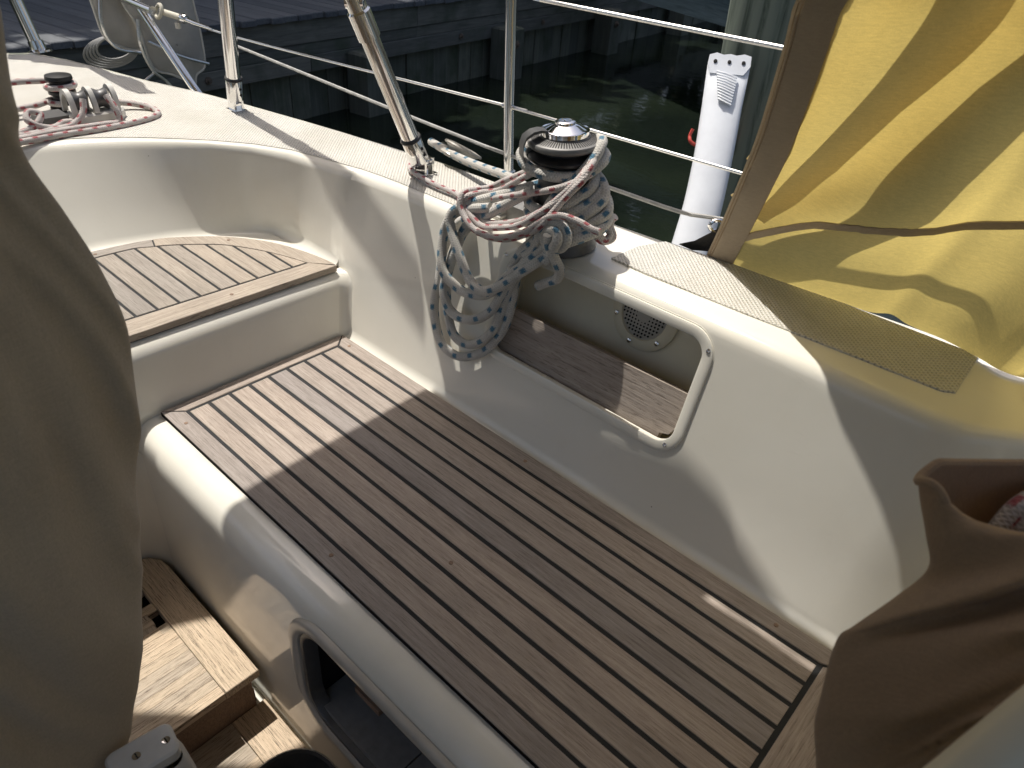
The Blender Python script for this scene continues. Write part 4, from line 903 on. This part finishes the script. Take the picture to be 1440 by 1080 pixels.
def curtain_pt(i, j):
    u = H_al[i] - H_al[0]; e = E_up[j] - E_up[0]; t_ = j / (len(E_up) - 1)
    p = H_al[0] + e + u * (1 - 0.05 * t_)
    # gathered wrinkles fan out from the lower aft corner
    x, s_ = u.x, e.length
    r_ = math.hypot(x, s_); ang = math.atan2(s_, x)
    w = 0.004 * math.sin(ang * 9.0 + 0.6) * min(1, r_ / 0.25) * math.exp(-((ang - 0.9) / 0.55) ** 2)
    w += 0.005 * noise.noise(Vector((x * 5 - s_ * 2.0, s_ * 3 + x * 1.0, 1.7))) * min(1, s_ / 0.06)
    w += 0.004 * math.exp(-((s_ - 0.16 - 0.28 * x) / 0.05) ** 2) * math.sin(x * 9)
    w *= min(1.0, 0.15 + s_ / 0.1) * min(1.0, x / 0.08)
    return p + CN * w
rows = [[curtain_pt(i, j) for i in range(len(H_al))] for j in range(len(E_up))]
mb = MB(); mb.grid(rows); part(mb, 'panel', 'curtain_canvas', cur)
# brown hem band down the aft edge, doubled cloth
def band(w0, w1, off):
    r_ = []
    for j in range(len(E_up)):
        t_ = j / (len(E_up) - 1); wd = w0 + (w1 - w0) * t_
        r_.append([curtain_pt(0, j) + (Vector((1, 0.04, 0))) * (wd * q) + (curtain_pt(min(len(H_al) - 1, int(q * wd / 0.022)), j) - curtain_pt(0, j)) * 0.0 + CN * (off + 0.002 * math.sin(q * math.pi) + 0.0025 * noise.noise(Vector((q * 1.5, j * 0.7, 3)))) for q in (-0.04, 0.0, 0.2, 0.4, 0.6, 0.8, 1.0)])
    return r_
mb = MB(); mb.grid(band(0.055, 0.066, 0.0105)); mb.grid(band(0.055, 0.066, 0.0045)); part(mb, 'hem_band', 'band_canvas', cur)
for q in (0.06, 0.15):
    pts = []
    for j in range(0, len(E_up)):
        t_ = j / (len(E_up) - 1); pts.append(curtain_pt(0, j) + Vector((1, .04, 0)) * ((0.055 + 0.011 * t_) * q) + CN * 0.0125)
    mb = MB()
    cp = catmull(pts, 6)
    for a_, b_ in zip(cp[::1], cp[1::1]):
        mb.tube([a_, a_ + (b_ - a_) * 0.62], 0.0007, 4)
    o = part(mb, 'stitching', 'bag_canvas', cur, merge=False); o['kind'] = 'stuff'
# seam tape across the curtain
def on_plane(x, y, z): return Vector((x, y, z))
def project(p, off):
    # nearest curtain grid point displacement
    best = min(((p - rows[j][i]).length, i, j) for j in range(0, len(rows)) for i in range(0, len(rows[0])))
    i, j = best[1], best[2]
    d = (rows[j][i] - p).dot(CN)
    return p + CN * (d + off)
seam = catmull([(.735, .816, .405), (.77, .800, .445), (.799, .791, .466), (.866, .773, .509), (.941, .753, .554), (1.000, .748, .570), (1.066, .743, .585), (1.107, .738, .599), (1.228, .716, .652), (1.4, .70, .70)], 6)
rr = []
for p in seam:
    lo_ = project(p - Vector((0, -.0035, 0.007)), 0.004); hi_ = project(p + Vector((0, -.0035, 0.007)), 0.004)
    rr.append([lo_ - CN * 0.003, lo_, (lo_ + hi_) / 2 + CN * 0.0015, hi_, hi_ - CN * 0.003])
mb = MB(); mb.grid(rr); part(mb, 'seam_tape', 'band_canvas', cur)
# unseen flaps added outboard, shaped to throw shadow bands onto the curtain
def add_shadow_flap(pts, t_out):
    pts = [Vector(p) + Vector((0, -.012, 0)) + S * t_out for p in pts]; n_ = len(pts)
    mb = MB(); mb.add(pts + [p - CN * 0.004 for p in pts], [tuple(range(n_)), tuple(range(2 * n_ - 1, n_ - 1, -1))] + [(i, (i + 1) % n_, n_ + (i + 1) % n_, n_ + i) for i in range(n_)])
    return part(mb, 'shadow_flap', 'shadow_flap_canvas', cur, smooth=False)
add_shadow_flap([(1.070, .576, .920), (1.006, .636, .795), (.930, .699, .662), (.831, .772, .507), (.850, .776, .502), (.967, .711, .641), (1.041, .654, .762), (1.103, .616, .843), (1.146, .585, .908)], 0.12)
add_shadow_flap([(1.24, .57, .94), (1.165, .616, .847), (1.130, .637, .803), (1.080, .677, .718), (1.017, .728, .611), (.955, .764, .536), (.840, .80, .450), (.80, .815, .42), (.83, .826, .396), (.953, .808, .445), (1.043, .771, .527), (1.115, .733, .609), (1.146, .699, .680), (1.192, .658, .765), (1.32, .60, .88)], 0.12)
# strap and ring holding the lower aft corner
strap = thing('corner_strap', 'black webbing strap with steel ring at the lower corner of the yellow canvas', 'strap', (0.72, 0.81, 0.41))
mb = MB(); rows_ = [[Vector((0.668, .800, .400)), Vector((0.690, .822, .388))], [Vector((0.70, .800, .418)), Vector((0.715, .826, .394))], [Vector((0.732, .802, .448)), Vector((0.742, .828, .400))], [Vector((0.745, .800, .462)), Vector((0.752, .822, .425))]]
mb.grid(rows_); mb.grid([[p + Vector((0.0, 0.004, 0.0)) for p in r_] for r_ in rows_]); part(mb, 'webbing', 'webbing', strap)
mb = MB(); mb.tube([Vector((0.738, 0.806, 0.463)) + Vector((0.010 * math.cos(a), 0.010 * math.cos(a), 0.011 * math.sin(a))) for a in [2 * math.pi * k / 16 for k in range(16)]], 0.0038, 8, closed=True); part(mb, 'ring', 'chrome', strap)

# bimini overhead (out of the frame): its edges draw the shade on the bench and the coaming
bim = thing('bimini', 'tan canvas bimini roof stretched over the cockpit', 'canopy', (0.5, -0.3, 1.75))
def roof(q):                                       # where the sun ray through a point of the shade line meets the roof
    q = Vector(q); return tuple((q + S * ((1.75 - q.z) / S.z)).xy)
main = [roof(q) for q in ((.287, .435, 0), (.30, .457, 0), (.5, .48, .1), (.715, .494, .127), (.918, .502, .158), (1.0, .495, .132), (1.045, .486, .1), (1.072, .380, 0), (1.17, .386, 0), (1.275, .382, 0), (1.30, .455, 0), (1.6, .45, 0), (3.4, .45, 0))]
main += [(2.6, -1.7), (-1.15, -1.7)] + [roof(q) for q in ((.0, -.66, -.4), (.18, -.47, -.4), (.30, -.35, -.4), (.44, -.22, -.4), (.468, -.17, -.4), (.302, -.05, 0), (.296, .1, 0), (.292, .25, 0))]
aft_shade = [roof(q) for q in ((.214, -.114, -.4), (.174, -.194, -.4), (.11, -.32, -.4), (0, -.48, -.4), (-.2, -.7, -.4))] + [(-1.40, -1.7), (-2.3, -1.7), (-2.3, -.05)]  # added aft panel, outlined to shade the far end of the foot well
strip = [roof(q) for q in ((1.02, .43, 0), (1.07, .396, 0), (1.12, .390, 0), (1.18, .397, 0), (1.235, .390, 0), (1.32, .40, 0), (1.335, .456, 0), (1.2, .458, 0), (1.087, .477, .065), (1.02, .488, .11))]  # added strip, leaves a slit that lets a sun streak onto the bench
for pts, z_, nm in ((main, 1.75, 'roof_shade_panel'), (aft_shade, 1.75, 'roof_shade_panel'), (strip, 1.741, 'sun_slit_strip')):
    mb = MB(); mb.prism(pts, z_, z_ + 0.004); part(mb, nm, 'roof_canvas', bim, smooth=False)

# wheel cover: big draped canvas at the left
wc = MB(); rows = []
prof = [(1.12, -.42), (1.02, -.315), (0.95, -.272), (0.886, -.262), (0.80, -.275), (0.755, -.281), (0.69, -.262), (0.618, -.244), (0.53, -.235), (0.395, -.248), (0.196, -.288), (0.039, -.328), (-.128, -.384), (-.244, -.428), (-.36, -.465), (-.46, -.49), (-.70, -.53)]
pc = catmull([(0, y, z) for z, y in prof], 9)
NA = 160
for i, p in enumerate(pc):
    yc = -0.80; a_y = p.y - yc; row = []
    for k in range(NA):
        a_ = 2 * math.pi * k / NA
        cx, cy = math.cos(a_), math.sin(a_)
        ex = abs(cx) ** 0.8 * (1 if cx > 0 else -1); ey = abs(cy) ** 0.9 * (1 if cy > 0 else -1)
        x_ = 0.50 + 0.085 * ex; y_ = yc + a_y * ey
        if cx > 0 or True:
            d1 = y_ + 0.28 * p.z                     # folds hang at a slant
            f1 = 1 - abs(noise.noise(Vector((d1 * 7.0, p.z * 0.9, 0.3))))
            f2 = 1 - abs(noise.noise(Vector((d1 * 15 + 1.5 * noise.noise(Vector((y_, p.z * 2, 3))), p.z * 1.3, 5.1))))
            f3 = noise.noise(Vector((d1 * 34, p.z * 3.0, 2.1)))
            x_ += (0.060 * (f1 - .85) + 0.050 * (f2 - .85) + 0.004 * f3) * max(0.15, min(1, (p.z + 0.2) / 0.5)) * (1 if cx > -0.2 else 0.4)
        row.append(Vector((x_, y_, p.z)))
    rows.append(row)
wc.grid(rows, close_u=True); wc.add(rows[0], [tuple(range(NA))]); wc.add(rows[-1], [tuple(range(NA - 1, -1, -1))])
o = wc.build('wheel_cover', 'cover_canvas', None, loc=(0.5, -0.8, -0.46), angle=80); tag(o, 'big dark olive canvas cover draped over the steering wheel', 'canvas cover')

# sheet bag hanging at the lower right, with a coil of rope in it
bagt = thing('sheet_bag', 'brown canvas rope bag with open mouth in the lower right corner', 'bag', (1.42, 0.05, 0.30))
Rv = Vector((0.735, 0.675, 0.065)); camp = cam.matrix_world.translation
left_pts = [(1.298, .082, .620), (1.305, .083, .606), (1.322, .071, .585), (1.335, .060, .564), (1.325, .030, .545), (1.310, .000, .522), (1.304, -.012, .505), (1.316, -.046, .466), (1.322, -.055, .448), (1.337, -.068, .423), (1.345, -.075, .38), (1.355, -.08, .30)]
LP = catmull(left_pts, 7)
rows = []; NB = 96; widths = 0.30
for i, p in enumerate(LP):
    t_ = i / (len(LP) - 1); row = []
    view = (camp - p).normalized(); fwd = (view - Rv * view.dot(Rv)).normalized()
    dep = 0.050 + 0.035 * t_; back = 0.055
    for k in range(NB):
        a_ = 2 * math.pi * k / NB
        s_, c_ = math.sin(a_), math.cos(a_)          # c_=-1 left tip, s_>0 front
        w_ = widths * (0.5 + 0.5 * c_)
        q = p + Rv * w_
        drop = 0
        if i < 14 and s_ > 0:                          # the front lip sags
            sag = math.sin(min(1, w_ / 0.075) * math.pi / 2) * 0.078 * (1 - i / 14) * min(1, s_ * 2)
            q = q - Vector((0, 0, sag))
        if i < 10 and s_ <= 0: q = q + Vector((0, 0, 0.022 * min(1, w_ / 0.022) * (1 - i / 10)))
        dg = w_ * 10 + (0.62 - p.z) * 17
        f_ = (0.030 * (0.75 - abs(noise.noise(Vector((dg * 0.55, (w_ - p.z) * 3.0, 1.3)))) * 2) + 0.030 * (0.7 - abs(noise.noise(Vector((dg * 1.3 + 3, (w_ - p.z) * 4.0, 4.3)))) * 2.2) + 0.010 * (0.7 - abs(noise.noise(Vector((dg * 3.1 + 9, (w_ - p.z) * 7.0, 8.3)))) * 2)) * min(1, t_ * 4)
        q = q + (fwd * (dep * s_ + f_ * max(0, s_)) if s_ > 0 else fwd * back * s_)
        row.append(q)
    rows.append(row)
mb = MB(); mb.grid(rows, close_u=True)
part(mb, 'cloth', 'bag_canvas', bagt, angle=80)
mb = MB(); mb.tube([p + Vector((0, 0, 0.002)) for p in rows[0]], 0.0042, 8, closed=True); part(mb, 'rim_piping', 'bag_canvas', bagt)
inn = []
for i in range(0, len(rows) - 4, 3): inn.append([rows[i][k] * 0.985 + (sum(rows[i], Vector()) / NB) * 0.015 - Vector((0, 0, 0.0)) for k in range(NB)])
mb = MB(); mb.grid(inn, close_u=True); part(mb, 'lining', 'bag_canvas', bagt, angle=80)
lo_c = sum(rows[12], Vector()) / NB
runs = []
for k in range(5):
    o_ = Vector((.0075, .0015, -.0092)) * (k - 1)
    runs.append([Vector(p) + o_ for p in ((1.372, .125, .535), (1.366, .124, .548), (1.369, .129, .556), (1.371, .142, .569), (1.376, .160, .584), (1.392, .195, .588), (1.40, .22, .55))])
rope('bagged_rope', runs, 0.0085, 'rope_red', 'red flecked rope stowed inside the brown canvas bag', 'rope')

# corner of the hatch coaming in front of the bag, bottom right
hb = MB()
pr = [Vector((1.380, -.153, .604)), Vector((1.402, -.095, .646))]
dv = pr[1] - pr[0]; ou = Vector((.83, .2, -.53)).normalized(); pr = [p + ou * 0.018 for p in pr]; dn = dv.normalized().cross(ou).normalized()
if dn.dot(camp - pr[0]) < 0: dn = -dn
rows = [[pr[0] - dv * 1.2 - dn * 0.04 + ou * 0.012, pr[1] + dv * 1.5 - dn * 0.04 + ou * 0.012]]
for k in range(9):
    a_ = math.pi / 2 * k / 8; o_ = ou * (0.016 * (1 - math.cos(a_))) - dn * (0.016 * (1 - math.sin(a_)))
    rows.append([pr[0] - dv * 1.2 + o_, pr[1] + dv * 1.5 + o_])
rows.append([p + ou * 0.22 for p in rows[-1]])
hb.grid(rows); structure(hb, 'hatch_coaming', 'liner')

# ------------------------------------------------------------------ small things in the foot well
br = thing('plastic_bracket', 'grey white plastic bracket with two screws at the foot of the wheel', 'bracket', (0.58, -0.39, -0.5))
RB = Matrix.Rotation(math.radians(-8), 3, 'Z')
def rp(pts, at): return [tuple((RB @ Vector((x, y, 0)) + Vector(at))[:2]) for x, y in pts]
at = (0.598, -0.397, 0)
mb = MB(); mb.prism(rp(rrect(-0.036, 0.022, -0.052, 0.044, 0.014, 5), at), -0.122, -0.100, 0.004); part(mb, 'cap', 'pale_plastic', br, smooth=True)
rows = []
for z_, g_ in ((-0.123, 0.0), (-0.15, 0.006), (-0.22, 0.012), (-0.5, 0.014)):
    rows.append([Vector((*p, z_)) for p in rp(rrect(-0.030 - g_ * .2, 0.030 + g_, -0.050 - g_, 0.044 + g_, 0.018, 5), at)])
mb = MB(); mb.grid(rows, close_u=True); part(mb, 'post', 'pale_plastic', br)
for x, y in ((-0.004, 0.030), (-0.006, -0.012)):
    q = RB @ Vector((x, y, 0)) + Vector(at)
    mb = MB(); mb.lathe([(0.0062, 0.0), (0.0062, 0.0008), (0.0042, 0.0004)], (q.x, q.y, -0.0999), n=16); sc1 = part(mb, 'screw', 'steel', br)
    mb = MB(); mb.box((q.x - 0.005, q.y - 0.0009, -0.0994), (q.x + 0.005, q.y + 0.0009, -0.0988)); s1 = mb.build('screw_slot', 'dark_void', None, smooth=False); s1.parent = sc1; s1.location = Vector((0, 0, 0)) - sc1.location - Vector(br.location)
tub = thing('plastic_tub', 'dark tub with grey rim and pale bottom on the foot well floor', 'tub', (0.70, -0.245, -0.5195))
tc = Vector((0.698, -0.247, 0))
def oval(rx, ry, z_): return [Vector((tc.x + rx * abs(math.cos(a)) ** .85 * (1 if math.cos(a) > 0 else -1), tc.y + ry * abs(math.sin(a)) ** .85 * (1 if math.sin(a) > 0 else -1), z_)) for a in [2 * math.pi * k / 40 for k in range(40)]]
mb = MB(); mb.grid([oval(.080, .080, -.5195), oval(.092, .092, -.36), oval(.098, .098, -.352), oval(.0985, .0985, -.347), oval(.095, .095, -.3445)], close_u=True); part(mb, 'wall', 'porthole_grey', tub)
mb = MB(); mb.grid([oval(.095, .095, -.3445), oval(.0895, .0895, -.347), oval(.078, .078, -.43)], close_u=True); part(mb, 'inner_wall', 'black_plastic', tub)
mb = MB(); mb.grid([oval(.0775, .0775, -.428), oval(.06, .06, -.427), oval(.001, .001, -.427)], close_u=True); part(mb, 'contents', 'pale_plastic', tub)

# ================================================================== beyond the boat
WZ = -1.0
mb = MB(); mb.grid([[Vector((x, y, WZ)) for x in (-120, -20, -6, -3, 0, 3, 20, 120)] for y in (-120, -20, -4, 0, 4, 8, 20, 60, 160)]); structure(mb, 'water', 'water')

# bulkhead and dock astern: local frame along the wall
A0 = Vector((-4.305, 1.256, 0)); DV = Vector((-0.1194815, 0.9928364, 0)).normalized(); DN = Vector((DV.y, -DV.x, 0))   # DN points to the boat
RW = Matrix(((DN.x, DV.x, 0), (DN.y, DV.y, 0), (0, 0, 1)))
def dk(n_, s_, z_): return A0 + DN * n_ + DV * s_ + Vector((0, 0, z_))
dock = thing('dock', 'weathered plank dock on a dark timber bulkhead beyond the stern', 'dock', tuple(dk(0, 3, WZ)))
ang = math.atan2(DN.y, DN.x)
def dpart(a, b, name, mat, share=None):
    """box part in the dock's frame (n outwards, s along, z up)"""
    c_ = [(a[i] + b[i]) / 2 for i in range(3)]
    if share is None:
        mb = MB(); h = [abs(b[i] - a[i]) / 2 for i in range(3)]
        e = min(0.006, min(h) * 0.3)
        mb.prism([(-h[0], -h[1]), (h[0], -h[1]), (h[0], h[1]), (-h[0], h[1])], -h[2], h[2], e)
        o = mb.build(name, mat, None, smooth=False)
    else:
        o = share.copy(); C.objects.link(o)
    o.parent = dock; o.location = dk(*c_) - Vector(dock.location); o.rotation_euler = (0, 0, ang + rnd.uniform(-.002, .002))
    return o
p0 = None; s_ = -2.6
for k in range(148):
    p = dpart((-3.2, s_ + 0.003, -0.145), (0.045, s_ + 0.142, -0.10), 'plank', 'dock_deck', p0)
    if p0 is None: p0 = p
    p.location.z += rnd.uniform(-.004, .004); p.location += DN * rnd.uniform(-0.02, 0.02)
    s_ += 0.146
segs = [(-2.7, 0.9), (0.904, 3.6), (3.604, 6.7), (6.704, 10.2), (10.204, 14.0), (14.004, 19.0)]
for a, b in segs:
    dpart((-0.07, a, -0.335), (0.0, b, -0.150), 'beam', 'dock_beam')
    dpart((-0.07, a + 0.0, -0.435), (-0.012, b, -0.342), 'beam', 'dock_beam')
for a, b in [(-2.7, 2.2), (2.204, 5.1), (5.104, 9.8), (9.804, 14.5), (14.504, 19.0)]:
    dpart((-0.07, a, -0.575), (-0.004, b, -0.440), 'beam', 'dock_beam')
p0 = None
for k in range(101):
    s_ = -2.7 + k * 0.215
    p = dpart((-0.15, s_, -1.6), (-0.10, s_ + 0.208, -0.30), 'sheet_board', 'dock_pile', p0)
    if p0 is None: p0 = p
    p.location += DN * rnd.uniform(-0.012, 0.012)
for s_ in (0.3, 2.62, 4.85, 7.2, 9.6, 12.0):
    mb = MB(); mb.prism([(-0.13, -0.14), (0.13, -0.14), (0.13, 0.14), (-0.13, 0.14)], -0.6, 0.58, 0.02); o = mb.build('post', 'dock_pile', None, smooth=False)
    o.parent = dock; o.location = dk(0.13, s_ + 0.14, -1.03) - Vector(dock.location); o.rotation_euler = (0, 0, ang)
    mb = MB(); mb.lathe([(0.045, 0), (0.045, 0.012), (0.02, 0.016), (0.018, 0.035)], dk(0.262, s_ + 0.14, -0.62), DN, 14); b_ = mb.build('bolt', 'bark', None); b_.parent = o
    b_.matrix_parent_inverse = (Matrix.Translation(dock.location) @ Matrix.Translation(o.location) @ Matrix.Rotation(ang, 4, 'Z')).inverted()
for s_ in (-0.6, 1.15, 4.3, 5.9):
    mb = MB(); mb.lathe([(0.03, 0), (0.03, 0.01), (0.015, 0.013), (0.014, 0.03)], dk(0.0, s_, -0.50), DN, 12); o = mb.build('bolt', 'bark', None); o.parent = dock; o.location = -Vector(dock.location)

# finger pier board, upper right
fin = thing('finger_pier', 'blue grey finger pier board at the top edge beside the piling', 'pier', (-2.5, 7.1, -0.2))
fd = Vector((0.925, -0.38, 0)).normalized(); fa = math.atan2(fd.y, fd.x)
for k, (za, zb) in enumerate(((-0.10, 0.16),)):
    mb = MB(); mb.prism([(-2.0, 0.0), (2.4, 0.0), (2.4, 0.06), (-2.0, 0.06)], za, zb, 0.006); o = mb.build('stringer', 'finger_board', None, smooth=False); o.parent = fin; o.location = Vector((-3.1, 6.98, 0)) - Vector(fin.location); o.rotation_euler = (0, 0, fa)
mb0 = None
for k in range(29):
    if mb0 is None:
        mb = MB(); mb.prism([(0.003, -0.04), (0.143, -0.04), (0.143, 1.3), (0.003, 1.3)], 0.163, 0.203, 0.004); mb0 = mb.build('plank', 'dock_deck', None, smooth=False); q = mb0
    else: q = mb0.copy(); C.objects.link(q)
    q.parent = fin; q.location = Vector((-3.1, 6.98, 0)) + fd * (-1.95 + 0.147 * k) - Vector(fin.location); q.rotation_euler = (0, 0, fa)
for k in (0.35, 2.9):
    pass

# piling with padded white chafe guard
pil = thing('piling', 'round greenish timber piling standing in the water beside the deck', 'piling', (0.147, 2.19, WZ))
rows = []
pz = [-1.8 + 0.12 * k for k in range(30)]
for z_ in pz:
    rows.append([Vector((0.147 - 0.030 * z_ + (0.142 + 0.004 * noise.noise(Vector((math.cos(a) * 2, math.sin(a) * 2, z_ * 0.8)))) * math.cos(a), 2.19 - 0.035 * z_ + (0.142 + 0.005 * noise.noise(Vector((math.cos(a) * 2.3 + 4, math.sin(a) * 2, z_)))) * math.sin(a), z_)) for a in [2 * math.pi * k / 36 for k in range(36)]])
mb = MB(); mb.grid(rows, close_u=True); mb.add(rows[-1], [tuple(range(36))]); part(mb, 'trunk', 'piling_wood', pil)
gd = thing('chafe_guard', 'white padded vinyl guard screwed to the greenish piling', 'fender', (0.24, 1.70, 0.0))
gl = [Vector(p) for p in RP['guard']]
gw = [0.070, 0.066, 0.064, 0.064, 0.065, 0.066, 0.066, 0.066]
gth = [0.004, 0.022, 0.034, 0.036, 0.036, 0.035, 0.035, 0.034]
cl_ = catmull(gl, 5); rows = []
vw = Vector((0.42, -0.83, 0.36)).normalized()
for i, p in enumerate(cl_):
    t_ = i / 5.0; k = min(len(gw) - 2, int(t_)); f_ = t_ - k
    w_ = gw[k] + (gw[k + 1] - gw[k]) * f_; th = gth[k] + (gth[k + 1] - gth[k]) * f_
    th += 0.004 * noise.noise(Vector((0, i * 0.45, 2)))
    d = (cl_[min(i + 1, len(cl_) - 1)] - cl_[max(i - 1, 0)]).normalized(); sd = d.cross(vw).normalized(); up = sd.cross(d).normalized()
    if up.dot(vw) < 0: up = -up
    rows.append([p + sd * w_ * math.cos(a) + up * (th * (math.sin(a) if math.sin(a) > 0 else 0.5 * math.sin(a))) for a in [2 * math.pi * q / 20 for q in range(20)]])
mb = MB(); mb.grid(rows, close_u=True); mb.add(rows[0], [tuple(range(20))]); part(mb, 'pad', 'white_vinyl', gd, angle=70)
d = (cl_[1] - cl_[0]).normalized(); sd = d.cross(vw).normalized(); up = sd.cross(d).normalized(); up = up if up.dot(vw) > 0 else -up
top = cl_[0]
ol = [(-.070, .004), (-.068, -.030), (-.045, -.036), (-.020, -.030), (0.0, -.034), (.022, -.030), (.045, -.036), (.068, -.028), (.070, .0), (.058, .034), (-.052, .034)]
fl = [top + sd * x + d * y + up * 0.010 for x, y in ol]
mb = MB(); n_ = len(fl); mb.add(fl + [p - up * 0.005 for p in fl], [tuple(range(n_)), tuple(range(2 * n_ - 1, n_ - 1, -1))] + [(i, (i + 1) % n_, n_ + (i + 1) % n_, n_ + i) for i in range(n_)]); part(mb, 'flange', 'white_vinyl', gd, smooth=False)
for x in (-.046, 0.0, .046):
    mb = MB(); mb.lathe([(0.0065, 0), (0.0065, 0.002), (0.004, 0.003)], top + sd * x + d * (-0.006) + up * 0.0105, up, 10); part(mb, 'screw', 'dark_void', gd)
mb = MB()
for k in range(11):
    y_ = 0.035 + 0.0095 * k
    mb.tube([top + sd * (-0.034 + 0.0006 * k) + d * (y_ + 0.014) + up * (0.018 + 0.0016 * min(k, 6)), top + sd * 0.004 + d * (y_ + .004) + up * (0.024 + 0.0016 * min(k, 6)), top + sd * (0.036 - 0.002 * k) + d * (y_ - 0.012 + .008) + up * (0.018 + 0.0016 * min(k, 6))], 0.0040, 6)
part(mb, 'ribbed_patch', 'white_vinyl', gd)
mb = MB(); mb.lathe([(0.006, 0), (0.006, 0.003)], cl_[22] + sd * 0.044 + up * 0.020, up, 10); part(mb, 'screw', 'dark_void', gd)
mb = MB(); mb.tube(catmull([(0.124, 1.790, .338), (0.122, 1.782, .315), (0.136, 1.776, .298), (0.155, 1.82, .280), (0.16, 1.95, .26), (0.165, 2.08, .25)], 5), [0.0055] * 6 + [0.0062] * 20, 10); o = mb.build('red_hook', 'red_plastic', None, loc=(0.136, 1.776, 0.3)); tag(o, 'small red plastic coated hook on the side of the piling', 'hook')

# trees on the shore: they shade the dock and are mirrored in the water
def tree(x, y, z0, h, r, seed, label, nleaf=5200):
    rg = random.Random(seed)
    t_ = thing('shade_tree', label, 'tree', (x, y, z0), 'trees on the shore')
    mb = MB(); mb.tube([(x, y, z0), (x + .1, y, z0 + h * .3), (x + .15, y + .1, z0 + h * .62)], [h * .035, h * .028, h * .012], 9)
    cl = []
    for k in range(16):
        a = rg.uniform(0, 6.28); rr_ = r * rg.uniform(.25, .85); c_ = Vector((x + rr_ * math.cos(a), y + rr_ * math.sin(a), z0 + h * rg.uniform(.25, .95))); cl.append((c_, r * rg.uniform(.25, .45)))
        mb.tube([(x + .1, y, z0 + h * rg.uniform(.28, .5)), tuple((Vector((x, y, z0 + h * .5)) + c_) / 2), tuple(c_)], [h * .012, h * .008, h * .003], 5)
    part(mb, 'trunk', 'bark', t_)
    vs = []; fs = []
    for i in range(nleaf):
        c_, cr = rg.choice(cl)
        d = Vector((rg.gauss(0, 1), rg.gauss(0, 1), rg.gauss(0, .8))).normalized() * cr * rg.random() ** .4
        p = c_ + d; s_ = rg.uniform(.16, .34)
        u = Vector((rg.gauss(0, 1), rg.gauss(0, 1), rg.gauss(0, .6))).normalized(); v = u.orthogonal().normalized()
        o = len(vs); vs += [p - u * s_, p + v * s_ * .5, p + u * s_, p - v * s_ * .5]; fs.append((o, o + 1, o + 2, o + 3))
    mb = MB(); mb.add(vs, fs); part(mb, 'crown', 'leaf_green', t_, smooth=False, merge=False)
mb = MB(); mb.grid([[Vector((-7.6 + 0.12 * 0 - 0.12 * s_ - d_, s_, -0.12 + 0.03 * d_)) for d_ in (0, 6, 30, 110)] for s_ in (-60, -20, 0, 10, 30, 90)]); structure(mb, 'shore', 'leaf_green')
for k, (x, y, h, r) in enumerate(((-8.4, -0.5, 7.5, 3.0), (-8.6, 3.2, 8.0, 3.0), (-9.4, 7.4, 7.5, 3.2), (-9.8, 12.0, 6.0, 3.4), (-8.8, 17.5, 6.5, 3.8), (-5.5, 22.0, 6.5, 4.0))):
    tree(x, y, 0.0 if x < -7.7 else -0.1, h, r, 11 + k, ('bushy shade tree behind the left end of the dock', 'tall shade tree behind the middle of the dock', 'broad shade tree behind the right end of the dock', 'shade tree by the far corner of the basin', 'second shade tree past the far corner of the basin', 'farthest shade tree on the shore')[k])
